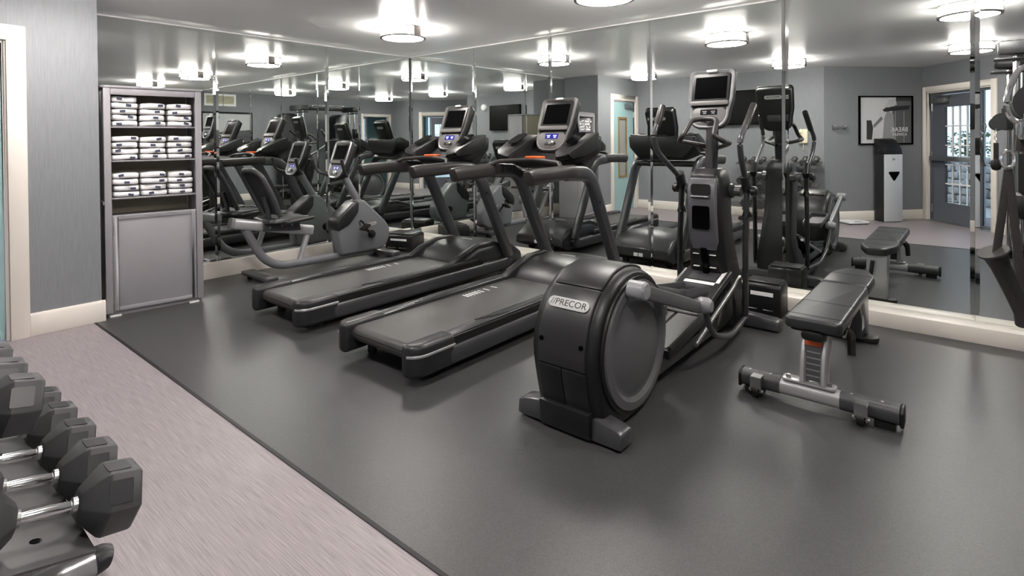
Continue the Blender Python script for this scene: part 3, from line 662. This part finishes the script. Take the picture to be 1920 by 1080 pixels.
# ------------------------------------------------------------------ flat bench
def bench(loc):
    r = thing('weight_bench', 'flat weight bench with black pads on a silver frame with wheels', 'bench', loc)
    P = lambda *a, **k: obj(*a, **k)
    fb = P('foot_bar', B().tube([(0, -.33, .068), (0, .33, .068)], (.042, .038), 20, sq=.75), silver, r)
    for s_, a0, a1 in ((-1, -.335, -.105), (1, .155, .335)): P('bar_sleeve', B().tube([(0, a0, .069), (0, a1, .069)], (.046, .042), 20, sq=.75), dgrey, fb)
    for s_ in (-1, 1):
        P('end_cap', B().prism([(-.045, .025), (-.045, .09), (-.02, .112), (.03, .112), (.045, .08), (.045, .025)], 'y', s_*.336, s_*.352), blackr, fb, bev=.006)
        P('foot_pad', B().box(-.035, .035, s_*.24, s_*.32, .0, .03) if s_ > 0 else B().box(-.035, .035, -.32, -.24, .0, .03), blackr, fb)
    for y in (.255, -.195):
        br = P('wheel_bracket', B().box(-.085, -.03, y-.024, y+.024, .098, .106).box(-.089, -.083, y-.024, y+.024, .05, .106).box(-.085, -.05, y-.026, y-.021, .03, .1).box(-.085, -.05, y+.021, y+.026, .03, .1), steel, fb)
        P('wheel', B().cyl((-.068, y-.014, .034), (-.068, y+.014, .034), .03, 16), blackr, br)
        P('axle_bolt', B().cyl((-.068, y-.034, .034), (-.068, y+.034, .034), .008, 8), steel, br)
    for y in (.30, .20, -.15, -.27): P('sleeve_screw', B().cyl((-.01, y, .108), (-.01, y, .1135), .007, 8), silver, fb)
    mp = P('mount_plate', B().prism(rrect(.07, .235, .02, 4, .0, .03), 'z', .107, .119), silver, r, bev=.003)
    for y in (-.06, .12): P('mount_bolt', B().cyl((-.01, y, .119), (-.01, y, .134), .011, 6), steel, mp)
    # leaning post: two silver cheeks with a dark label panel
    for y in (-.045, .045):
        P('post_cheek', B().tube(fillet([(.01, y+.01, .115), (.03, y+.01, .25), (.13, y+.01, .375)], .08), (.016, .05), 12, sq=.7, up=(1, 0, .2)), silver, r)
    P('post_label', B().box(-.006, .004, -.03, .05, .0, .19, T(-.012, 0, .13) @ RY(7)), mat('label_dark', (70, 70, 72), .5), r)
    P('label_stripe', B().box(-.0075, -.0062, -.028, .048, .165, .188, T(-.012, 0, .13) @ RY(7)), orange, r)
    for k in range(5): P('label_line', B().box(-.0075, -.0062, -.02, .04, .02+k*.028, .026+k*.028, T(-.012, 0, .13) @ RY(7)), mgrey, r)
    P('spine_beam', B().prism([(.06, .345), (.06, .378), (1.2, .378), (1.2, .335), (.95, .30), (.4, .32)], 'y', -.035, .035), silver, r, bev=.006)
    pad = [(-.05, -.118), (-.05, .132), (.80, .132), (.80, -.118)]
    p1 = P('back_pad', B().prism(rrect(.85, .25, .03, 4, .375, .007), 'z', .378, .435), vinylpad, r, bev=.016, seg=3)
    P('pad_seam', B().box(.02, .024, -.112, .126, .4352, .4358), black, p1); P('pad_seam', B().box(.30, .303, -.114, .128, .4352, .4358), black, p1)
    P('pad_board', B().prism(rrect(.80, .21, .03, 4, .375, .007), 'z', .365, .3779), blackr, p1)
    p2 = P('seat_pad', B().prism([(.815, -.118), (.815, .132), (1.05, .132), (1.12, .12), (1.255, .075), (1.275, .05), (1.275, -.036), (1.255, -.06), (1.12, -.106), (1.05, -.118)], 'z', .378, .437), vinylpad, r, bev=.016, seg=3)
    P('pad_seam', B().box(1.06, 1.063, -.11, .125, .4372, .4378), black, p2)
    P('end_handle', B().prism(rrect(.10, .045, .02, 5, .007, .352), 'x', -.045, .0), blackr, r, bev=.008)
    # adjustment lever and rear leg
    P('adjust_lever', B().tube(fillet([(.20, -.06, .35), (.22, -.115, .32), (.20, -.12, .22)], .04), (.018, .022), 12), blackr, r)
    P('side_arm', B().tube([(.12, -.10, .33), (.55, -.085, .375), (.78, -.08, .36)], .008, 8), steel, r)
    P('rear_leg', B().prism([(.87, .375), (1.02, .375), (1.14, .2), (1.18, .03), (1.08, .03), (1.03, .17)], 'y', -.05, .06), gun, r, bev=.01)
    P('leg_sticker', B().box(1.04, 1.07, -.0525, -.0505, .10, .19).box(1.085, 1.12, -.0525, -.0505, .10, .17), letterw, r)
    P('front_plate', B().prism([(.97, .37), (1.20, .37), (1.215, .03), (1.19, .03)], 'y', -.065, .075), silver, r, bev=.008)
    P('pop_pin', B().tube([(1.22, .03, .33), (1.245, .04, .22)], .014, 12), blackr, r)
    P('rear_foot', B().prism(rrect(.11, .27, .05, 6, 1.17, .01), 'z', 0, .038), blackr, r, bev=.01)
    return r
bench((2.978, .592, .002))

# ------------------------------------------------------------------ recumbent bike
def bike(loc):
    r = thing('recumbent_bike', 'grey recumbent exercise bike with step-through frame beside the short mirror wall', 'exercise bike', loc)
    P = lambda *a, **k: obj(*a, **k)
    ft = P('rear_foot', B().prism(rrect(.13, .52, .03, 4, .0, 0), 'z', .03, .065), gun, r, bev=.01)
    for y in (-.2, .2): P('foot_glide', B().cyl((.0, y, 0), (.0, y, .032), .022, 12), blackr, ft)
    P('base_tube', B().tube(fillet([(-.13, 0, .50), (.08, 0, .105), (1.28, 0, .085)], .22, 8), (.032, .04), 14), bikegrey, r)
    P('strut', B().tube([(.50, 0, .40), (.40, 0, .10)], .028, 14), silver, r)
    rl = P('seat_rail', B().tube([(-.24, 0, .565), (.54, 0, .405)], (.04, .05), 14, sq=.55), silver, r, bev=.004)
    P('rail_end', B().tube([(-.265, 0, .57), (-.235, 0, .564)], (.043, .053), 14, sq=.55), mgrey, rl)
    cg = P('seat_carriage', B().prism([(.02, .46), (.02, .535), (.38, .535), (.40, .43)], 'y', -.055, .055), dgrey, r, bev=.012)
    for x in (.08, .2, .3): P('carriage_bolt', B().cyl((x, -.058, .495), (x, -.052, .495), .011, 10), steel, cg)
    b = B(); secs = []
    for x, wd, z in ((.02, .17, .56), (.06, .20, .565), (.25, .20, .565), (.40, .16, .56), (.46, .11, .555)):
        secs.append([(x, -wd, z-.02), (x, -wd*.9, z+.02), (x, 0, z+.012), (x, wd*.9, z+.02), (x, wd, z-.02), (x, 0, z-.03)])
    P('seat_cushion', b.loft(secs), vinylpad, r, bev=.012, seg=3)
    # backrest: loop frame with a mesh panel
    def bp(x, y): return (x, y)
    loop = fillet([(.13, -.16, .60), (.04, -.20, .80), (-.06, -.19, 1.0), (-.09, -.1, 1.045), (-.09, .1, 1.045), (-.06, .19, 1.0), (.04, .20, .80), (.13, .16, .60)], .07)
    bf = P('backrest_frame', B().tube(loop, .022, 12), dgrey, r)
    b = B(); secs = []
    for k in range(7):
        t = k/6; x = .125-.20*t; z = .61+.415*t; wd = .155+.04*math.sin(math.pi*min(1, t*1.05)); dp = .03*math.sin(math.pi*t)
        secs.append([(x+.012+dp*.2, -wd, z), (x+.03+dp, 0, z), (x+.012+dp*.2, wd, z), (x-.0+dp*.2, wd, z), (x+.015+dp, 0, z), (x+dp*.2, -wd, z)])
    P('backrest_mesh', b.loft(secs), mat('mesh_fabric', (44, 44, 46), .8, var=.3, vscale=160, bump=.4), bf, ang=60)
    P('back_post', B().tube([(.10, 0, .53), (.09, 0, .66), (.05, 0, .78)], (.03, .02), 10), gun, r)
    for s_ in (-1, 1): P('side_handle', B().tube(fillet([(.15, s_*.12, .54), (.16, s_*.26, .545), (.22, s_*.28, .56), (.40, s_*.28, .575)], .05), .016, 12), gripm, r)
    # drive shroud
    out = [(.83, .10), (.80, .30), (.785, .44), (.80, .50), (1.00, .65), (1.06, .68), (1.13, .66), (1.40, .41), (1.455, .33), (1.46, .24), (1.42, .15), (1.34, .10)]
    sh = P('drive_shroud', B().prism(out, 'y', -.085, .085), bikegrey, r, bev=.03, seg=4)
    P('shroud_top', B().prism([(.785, .36), (.77, .45), (.79, .505), (1.0, .665), (1.05, .66), (1.04, .54), (.93, .42)], 'y', -.1, .1), plast2, sh, bev=.03, seg=3)
    P('maker_badge', B().prism(rrect(.14, .034, .017, 6), 'y', -.0885, -.0855, M=T(1.2, 0, .395) @ RY(-6)), badge, sh)
    text('badge_lettering', 'PRECOR', .022, lettern, sh, T(1.2, -.0889, .395) @ RX(90), .0003, sx=1.3)
    ck = P('crank', B().lathe([(.0, -.125), (.035, -.12), (.045, -.1), (.045, -.087)], T(1.20, 0, .285), 20, 'y'), plast, r)
    P('crank', B().lathe([(.0, .125), (.035, .12), (.045, .1), (.045, .087)], T(1.20, 0, .285), 20, 'y'), plast, r)
    for s_, dx, dz in ((-1, -.14, .10), (1, .14, -.10)):
        P('crank_arm', B().tube([(1.2, s_*.118, .285), (1.2+dx, s_*.122, .285+dz)], (.009, .016), 10), plast, ck)
        pe = P('pedal', B().box(-.05, .05, -.045, .045, -.012, .012, T(1.2+dx, s_*.175, .285+dz) @ RY(-30)), blackr, r, bev=.006)
        P('pedal_strap', B().tube([(1.2+dx-.03+.03*math.cos(a), s_*.175+.05*math.sin(a), .285+dz+.02+.05*abs(math.sin(a))) for a in (0, .8, 1.57, 2.3, 3.14)], (.003, .012), 6), blackr, pe)
    P('mast', B().tube([(1.12, 0, .60), (.93, 0, .92), (.90, 0, 1.0)], (.034, .04), 14), bikegrey, r)
    hb = fillet([(.92, 0, .93), (.86, -.17, .94), (.76, -.26, .98), (.72, -.27, 1.12)], .08)
    for s_ in (-1, 1): P('handlebar', B().tube([(p[0], p[1]*s_, p[2]) for p in hb], .016, 12), gripm, r)
    P('front_foot', B().prism(rrect(.12, .5, .03, 4, 1.42, 0), 'z', .025, .075), gun, r, bev=.012)
    for y in (-.2, .2): P('transport_wheel', B().cyl((1.45, y-.02, .04), (1.45, y+.02, .04), .038, 16), blackr, r)
    console(r, face((.865, 0, 1.11), 20), .30, .42, 2)
    return r
bike((2.455, 5.175, .002))

# ------------------------------------------------------------------ dumbbell rack and dumbbells
rk = thing('dumbbell_rack', 'three tier grey steel dumbbell rack along the wall under the television', 'rack', (0, 0, 0))
Y0, Y1 = 1.79, 3.02
TI = ((-.055, .895, 12), (.12, .585, 12), (.30, .245, 12))       # x centre, shelf height, tilt
for k, (x, z, tl) in enumerate(TI):
    Mt = T(x, 0, z) @ RY(tl)
    tr = obj('tray', B().prism([(-.13, .0), (-.13, .006), (.105, .006), (.105, 0)], 'y', Y0, Y1, M=Mt), rackm, rk)
    for y in (Y0+.25, Y1-.25):
        obj('tray_hole', B().lathe([(.0, .0062), (.014, .0062), (.014, .0068), (.0, .0068)], Mt @ T(.0, y-.12, 0), 16), black, tr)
for y in (Y0+.24, Y1-.22):
    obj('upright', B().tube([(-.215, y, .05), (-.19, y, .86)], (.03, .035), 12, sq=.6, up=(1, 0, 0)), rackm, rk)
    obj('arm', B().tube([(-.2, y, .84), (.06, y, .855)], (.02, .022), 10, sq=.6), rackm, rk)
    obj('arm', B().tube([(-.205, y, .535), (.2, y, .53)], (.02, .022), 10, sq=.6), rackm, rk)
    obj('arm', B().tube([(-.21, y, .22), (.36, y, .19)], (.02, .022), 10, sq=.6), rackm, rk)
    ft = obj('foot', B().tube([(-.235, y, .055), (.45, y, .055)], (.045, .035), 18), silver, rk)
    obj('foot_cap', B().tube([(.45, y, .055), (.475, y, .055), (.485, y, .05)], (.047, .037), 18, taper=(1, .85)), plast2, ft)
def dumbbell(R_, hl, gl):
    """hex head radius, head length, grip length; axis along X, resting on its flats"""
    r = thing('dumbbell', '', 'dumbbell')
    a = R_*.866
    for s_ in (-1, 1):
        x0, x1 = s_*gl/2, s_*(gl/2+hl)
        hd = obj('head', B().lathe([(R_*.42, x0), (R_*.95, x0+s_*hl*.36), (R_, x0+s_*hl*.44), (R_*.97, x0+s_*hl*.95), (R_*.90, x1)], T(0, 0, a), 6, 'x'), dbm, r, bev=R_*.05, seg=2, ang=22)
        Mq = T(x0+s_*hl*.58, 0, a) @ RX(-60 if True else 0)
        pl = obj('weight_plate', B().prism(rrect(hl*.42, R_*.62, .004, 2), 'z', a*1.0, a*1.012, M=T(x0+s_*hl*.60, 0, a)), plast2, hd)
        pl2 = obj('weight_plate', B().prism(rrect(hl*.42, R_*.62, .004, 2), 'z', a*1.0, a*1.012, M=T(x0+s_*hl*.60, 0, a) @ RX(60)), plast2, hd)
    hp = [(.0125, -gl/2), (.0135, -gl/2+.012), (.0155, -gl*.25), (.0168, 0), (.0155, gl*.25), (.0135, gl/2-.012), (.0125, gl/2)]
    g = obj('handle', B().lathe(hp, T(0, 0, a), 16, 'x'), chrome, r)
    for s_ in (-1, 1): obj('handle_collar', B().lathe([(.0135, s_*(gl/2-.012)), (.021, s_*(gl/2-.010)), (.022, s_*gl/2)], T(0, 0, a), 16, 'x'), steel, g)
    return r
tiers = (('top', 8, .050, .075, .125, 1.868, .152), ('middle', 6, .080, .115, .125, 1.92, .19), ('bottom', 5, .096, .135, .13, 1.89, .21))
on = ['first', 'second', 'third', 'fourth', 'fifth', 'sixth', 'seventh', 'eighth']
for ti, (tn, n, R_, hl, gl, ya, dy) in enumerate(tiers):
    x, z, tl = TI[ti]; first = None
    for k in range(n):
        if first is None: o = first = dumbbell(R_, hl, gl)
        else: o = copy_tree(first)
        o.matrix_world = T(x, 0, z) @ RY(tl) @ T(0, ya+k*dy, .0065)
        kk = 1-.025*k; o.scale = (kk, kk, kk)
        tag(o, 'grey rubber hex dumbbell on the %s rack tier, %s from the end near the camera' % (tn, on[k]), 'dumbbell', 'hex dumbbells on the rack')

# ------------------------------------------------------------------ cable machine at the right, mostly seen in the mirror
cm = thing('cable_machine', 'black and chrome cable machine with twin columns reflected at the right edge', 'cable machine', (0, 0, 0))
for x in (1.52, 2.86):
    obj('base_foot', B().tube([(x, -1.15, .045), (x, -.16, .045)], (.045, .035), 14, sq=.7), blackr, cm, bev=.01)
    obj('guide_rod', B().cyl((x, -.27, .07), (x, -.27, 2.0), .024, 16), chrome, cm)
    obj('guide_rod', B().cyl((x+.07, -.37, .07), (x+.07, -.37, 2.0), .016, 16), chrome, cm)
    obj('rod_socket', B().box(x-.06, x+.12, -.43, -.22, .079, .125), plast, cm, bev=.012)
    tb = obj('column_head', B().box(x-.08, x+.13, -.62, -.15, 2.0, 2.12), plast2, cm, bev=.02)
    obj('head_plate', B().box(x-.05, x+.11, -.42, -.12, 1.955, 1.975), plast, tb, bev=.006)
    ct = obj('pulley_carriage', B().box(x-.035, x+.035, -.33, -.21, 1.36, 1.60), plast, cm, bev=.015)
    pu = obj('pulley_cover', B().prism([(-.28+.07*math.cos(rad(a)), 1.46+.07*math.sin(rad(a))) for a in range(0, 360, 20)], 'x', x-.055, x-.036), plast2, ct)
    obj('pulley_cover', B().prism([(-.18+.075*math.cos(rad(a)), 1.43+.075*math.sin(rad(a))) for a in range(0, 360, 20)], 'x', x-.06, x-.037), plast2, ct)
    for q in ((-.22, 1.48), (-.15, 1.40), (-.26, 1.43)): obj('cover_bolt', B().cyl((x-.066, q[0], q[1]), (x-.058, q[0], q[1]), .008, 8), black, ct)
    # weight stack shroud behind the column
    ws = obj('stack_shroud', B().prism([(x-.16, .05), (x-.16, 1.80), (x-.13, 1.90), (x-.05, 1.955), (x+.13, 1.955), (x+.21, 1.90), (x+.24, 1.80), (x+.24, .05)], 'y', -1.05, -.72), plast, cm, bev=.02)
    for k in range(10): obj('weight_plate', B().box(x-.10, x+.18, -.719, -.64, .12+k*.05, .165+k*.05), plast2, ws)
obj('cross_member', B().tube([(1.52, -.5, 2.06), (2.86, -.5, 2.06)], (.05, .035), 14, sq=.6), plast2, cm)
obj('cross_member', B().tube([(1.52, -1.0, .05), (2.86, -1.0, .05)], (.04, .035), 14, sq=.6), blackr, cm)
obj('pull_up_bar', B().tube(fillet([(1.75, -.5, 2.06), (1.75, -.3, 2.13), (2.6, -.3, 2.13), (2.6, -.5, 2.06)], .1), .018, 12), chrome, cm)
# ball stop and chain on the farther column
ch = [(2.80, -.14+.004*math.sin(k*3), 1.37-.028*k) for k in range(5)]
for k in range(5):
    Mq = T(*ch[k]) @ RZ(90*(k % 2)) @ RX(0)
    obj('chain_link', B().tube([(x, 0, z) for x, z in [(.009*math.cos(a), .019*math.sin(a)) for a in [i*math.pi/5 for i in range(10)]]], .0035, 6, up=(0, 1, 0), closed=True, M=Mq), steel, cm)
obj('hand_strap', B().box(2.792, 2.808, -.158, -.122, 1.07, 1.24), blackr, cm)
obj('ball_stop', B().lathe([(.012, .07), (.035, .055), (.04, .03), (.04, .0), (.03, -.025), (.012, -.035)], T(2.80, -.14, 1.03), 18), blackr, cm)

# hanging cable handles close to the camera (real, right edge)
def handle(label, p, ring_z, grip_c, ax, L, full=True):
    """strap from a ring down to a flared tubular grip with axis ax through grip_c"""
    r = thing('cable_grip_attachment', label, 'attachment', p, group='cable handles')
    g = Vector(grip_c); a = Vector(ax).normalized()
    q = a.to_track_quat('Z', 'Y').to_matrix().to_4x4(); Mg = Matrix.Translation(g) @ q
    prof = [(.006, L/2), (.0245, L/2), (.0245, L/2-.003), (.018, L/2-.010), (.0150, L/2-.03), (.0142, 0), (.0150, -L/2+.02), (.019, -L/2+.005), (.0205, -L/2), (.006, -L/2)]
    obj('grip', B().lathe(prof, Mg, 24), mat('grip_black', (44, 43, 42), .42), r)
    top = Vector((0, 0, ring_z))
    for e in (1, -1):
        end = g+a*(e*(L/2-.012)); 
        obj('strap', B().tube([top+Vector((0, 0, -.015)), end], (.010, .0018), 8, up=(.6, .7, .1)), mat('webbing', (52, 50, 48), .8, var=.2, vscale=200), r)
    obj('d_ring', B().tube([(.008*math.cos(t_), -.0095*math.cos(t_), ring_z+.004+.0155*math.sin(t_)) for t_ in [i*math.pi/9 for i in range(18)]], 0.003, 8, up=(.7, .7, 0), closed=True), chrome, r)
    return r
HX, HY = 1.345, -.045
hd = handle('black hanging cable handle with webbing strap at the right edge', (HX, HY, 0), 1.262, (.002, -.004, 1.035), (-.26, .31, .80), .145)
# carabiner above it
cb = thing('carabiner', 'large chrome carabiner holding the hanging cable handle', 'carabiner', (HX+.012, HY-.015, 1.372)); cb.scale = (.78, .78, .78)
Rv = Vector((.642, -.767, 0))
def cp(u, v): return Rv*u+Vector((0, 0, v))
obj('hook_body', B().tube(fillet([cp(.035, .085), cp(.0, .075), cp(-.026, .02), cp(-.03, -.02), cp(-.012, -.05), cp(.02, -.05), cp(.034, -.02), cp(.052, .06), cp(.035, .085)], .02, 4), .0062, 10), chrome, cb)
obj('gate', B().tube([cp(.030, -.03), cp(.046, .05)], .0052, 10), steel, cb)
obj('swivel', B().lathe([(.006, .03), (.012, .026), (.012, .0), (.008, -.012)], T(*cp(.004, -.078)), 14), chrome, cb)
obj('webbing_loop', B().tube([cp(.004, -.085), cp(.0, -.118)], (.013, .004), 8, up=(.6, .7, .1)), MATS['webbing'], cb)

# ------------------------------------------------------------------ power boxes by the mirror wall
def pbox(label, loc, rz, sx_, sy_, sz_):
    r = thing('power_box', label, 'box', loc, rz)
    obj('case', B().prism([(-sx_/2, 0), (-sx_/2, sz_*.9), (-sx_*.4, sz_), (sx_*.4, sz_), (sx_/2, sz_*.9), (sx_/2, 0)], 'y', -sy_/2, sy_/2), plast, r, bev=.012)
    obj('lid', B().box(-sx_*.42, sx_*.42, -sy_*.45, sy_*.45, sz_+.0005, sz_+.008), plast2, r, bev=.003)
    for y in (-.3, .12):
        obj('handle', B().tube(fillet([(-sx_/2-.002, y*sy_, sz_*.22), (-sx_/2-.025, y*sy_, sz_*.22), (-sx_/2-.025, (y+.25)*sy_, sz_*.22), (-sx_/2-.002, (y+.25)*sy_, sz_*.22)], .01), .006, 8), frame, r)
    obj('label_print', B().box(-sx_*.5-.0015, -sx_*.5, -sy_*.3, sy_*.3, sz_*.62, sz_*.74), letterw, r)
    return r
pbox('black power box with handles in the mirrored corner', (4.27, 5.27, .002), 20, .30, .36, .20)
pbox('black power box behind the elliptical near the bench', (4.36, 1.20, .002), 0, .20, .26, .24)

# ------------------------------------------------------------------ things on the reflected walls
tv = thing('television', 'large black flat television on the wall above the dumbbell rack', 'television', (-.27, 3.05, 1.81))
obj('bezel', B().box(.045, .085, -.46, .46, -.285, .285), tvb, tv, bev=.006); obj('screen', B().box(.0851, .087, -.445, .445, -.265, .27), tvb, tv)
obj('wall_bracket', B().box(.001, .045, -.12, .12, -.1, .1), steel, tv)
ph = thing('wall_phone', 'cream wall telephone beside the dumbbell rack', 'telephone', (-.27, 2.07, 1.32))
obj('base', B().box(.001, .04, -.06, .06, -.11, .11), cream, ph, bev=.01)
obj('handset', B().tube(fillet([(.045, .03, .10), (.075, .03, .08), (.075, .03, -.08), (.045, .03, -.10)], .03), (.02, .016), 10), cream, ph)
obj('cord', B().tube([(.04+.008*math.cos(t*1.6), .0+.008*math.sin(t*1.6), -.11-t*.006) for t in range(18)], .003, 6), cream, ph)
dm = thing('wall_dome', 'round white dome fixture high on the wall beside the television', 'fixture', (-.27, 2.36, 2.07))
obj('dome', B().lathe([(.085, .001), (.085, .02), (.07, .045), (.04, .06), (.0, .065)], ID, 24, 'x'), white, dm)
FLIP = Matrix.Diagonal((-1, 1, 1, 1))
# framed poster on the angled wall
po = thing('framed_poster', 'black framed black and white workout poster on the angled wall', 'poster'); po.matrix_world = MP @ T(1.038, 0, 1.558) @ RX(90)
PW_, PH_ = .465, .38
# local: X along the wall (leftward seen from the room), Y up after RX(90), Z into the room
fr = B()
for (x0, x1, y0, y1) in ((-PW_, -PW_+.022, -PH_, PH_), (PW_-.022, PW_, -PH_, PH_), (-PW_+.022, PW_-.022, -PH_, -PH_+.022), (-PW_+.022, PW_-.022, PH_-.022, PH_)): fr.box(x0, x1, y0, y1, .001, .03)
obj('frame', fr, black, po)
def shade_(v): return mat('print_grey_%d' % v, (v, v, v+2), .35, spec=.3)
obj('print', B().box(-PW_+.022, PW_-.022, -PH_+.022, PH_-.022, .001, .012), shade_(205), po)
def poly(nm_, pts, v, z): obj(nm_, B().prism(pts, 'z', z, z+.0006), shade_(v), po)
poly('print_area', [(.02, -.358), (.443, -.358), (.443, .30), (.18, .30), (.10, .1)], 96, .0122)
poly('print_area', [(.16, .30), (.443, .30), (.443, .358), (.18, .358)], 62, .0124)
poly('print_area', [(-.06, -.358), (.16, -.358), (.13, .10), (.02, .15), (-.03, .02)], 150, .013)
poly('print_area', [(-.02, .13), (.40, .17), (.42, .23), (.02, .21), (-.06, .16)], 48, .0136)
poly('print_area', [(-.02, .2), (.06, .32), (.17, .33), (.19, .24), (.06, .2)], 190, .0138)
poly('print_area', [(-.33, -.30), (-.33, .0), (-.25, .0), (-.22, -.12), (-.24, -.30)], 60, .0126)
poly('print_area', [(-.22, -.08), (-.08, .06), (-.05, .02), (-.20, -.12)], 120, .0128)
for x in (.16, .31): obj('print_line', B().box(x, x+.008, -.35, .14, .0142, .0146), shade_(170), po)
text('poster_title', 'BREAK', .10, letterw, po, T(.235, -.15, .0150) @ FLIP, .0003)
text('poster_title', 'A SWEAT', .062, letterw, po, T(.235, -.225, .0150) @ FLIP, .0003)
# stretching poster and vent on the back wall
ps = thing('framed_poster', 'wide dark framed stretching poster with yellow lettering on the back wall', 'poster'); ps.matrix_world = MS @ T(4.42, 0, 1.575) @ RX(90)
fr = B()
for (x0, x1, y0, y1) in ((-.54, -.515, -.39, .39), (.515, .54, -.39, .39), (-.515, .515, -.39, -.365), (-.515, .515, .365, .39)): fr.box(x0, x1, y0, y1, .001, .03)
obj('frame', fr, black, ps); obj('print', B().box(-.515, .515, -.365, .365, .001, .012), shade_(70), ps)
for pts, v in (([(-.5, .0), (-.5, .35), (.5, .35), (.5, .02), (.2, -.05)], 176), ([(-.2, .35), (.1, .35), (-.05, .0), (-.3, -.1)], 60), ([(.2, .33), (.45, .33), (.3, -.02), (.1, .0)], 96), ([(-.5, -.05), (-.2, .1), (.2, .02), (.5, .06), (.5, -.1), (-.5, -.12)], 84)):
    obj('print_area', B().prism(pts, 'z', .0122+v*1e-5, .0128+v*1e-5), shade_(v), ps)
text('poster_title', 'START', .11, letterw, ps, T(.05, -.14, .0150) @ FLIP, .0003)
text('poster_title', 'STRETCH', .16, lettery, ps, T(.0, -.27, .0150) @ FLIP, .0003)
vt = thing('air_vent', 'white slatted air vent grille high on the back wall', 'vent'); vt.matrix_world = MS @ T(4.56, 0, 2.225) @ RX(90)
fr = B()
for (x0, x1, y0, y1) in ((-.33, -.29, -.13, .13), (.29, .33, -.13, .13), (-.29, .29, -.13, -.09), (-.29, .29, .09, .13)): fr.box(x0, x1, y0, y1, .001, .015)
obj('frame', fr, white, vt); obj('backing', B().box(-.29, .29, -.09, .09, .001, .003), plast, vt)
for k in range(7): obj('slat', B().box(-.29, .29, -.011, .011, -.001, .001, T(0, -.078+k*.026, .009) @ RX(35)), cream, vt)
# wipes station by the exit
ks = thing('wipe_station', 'tall silver wipe dispenser station with black hood under the framed poster', 'dispenser'); ks.matrix_world = MP @ T(.96, -.228, 0)
obj('body', B().box(-.145, .145, .0, .19, .002, 1.03), plast2, ks, bev=.008)
obj('front_panel', B().box(-.15, .15, -.022, -.0005, .01, 1.03), mat('silver_panel', (206, 210, 214), .35, .25), ks, bev=.006)
b = B(); secs = []
for x, z in ((-.15, 0), (.15, 0)): secs.append([(x, -.02, 1.031), (x, -.01, 1.10), (x, .04, 1.18), (x, .10, 1.245), (x, .15, 1.27), (x, .19, 1.275), (x, .19, 1.031)])
obj('hood', b.loft(secs), plast, ks, bev=.006)
sl = [(-.075, .055), (.075, .055), (.085, .035), (.01, -.07), (-.01, -.07), (-.085, .035)]
obj('slot_rim', B().prism([(x*1.12, z*1.14+.71) for x, z in sl], 'y', -.030, -.0225), chrome, ks); obj('slot', B().prism([(x, z+.71) for x, z in sl], 'y', -.036, -.0305), black, ks)
text('station_mark', 'AE', .05, dgrey, ks, T(0, -.0235, .955) @ RX(90) @ FLIP, .0005)
hk = thing('wall_rail', 'small chrome rail bracket on the angled wall left of the poster', 'bracket'); hk.matrix_world = MP @ T(.24, 0, 1.455)
obj('rail', B().cyl((-.11, -.05, 0), (.11, -.05, 0), .014, 12), chrome, hk)
for x in (-.09, .09): obj('mount', B().box(x-.018, x+.018, -.05, -.001, -.03, .03), steel, hk, bev=.004)
sc = thing('floor_scale', 'flat pale floor scale on the vinyl beside the wipe station', 'scale'); sc.matrix_world = MP @ T(.30, -.22, 0)
obj('platform', B().prism(rrect(.34, .30, .03, 4), 'z', .012, .04), mat('scale_top', (216, 218, 222), .3), sc, bev=.006); obj('display', B().box(-.06, .06, -.13, -.09, .0402, .0412), lcdd, sc)
for x in (-.13, .13):
    for y in (-.11, .11): obj('pad_foot', B().cyl((x, y, 0), (x, y, .0125), .02, 10), blackr, sc)
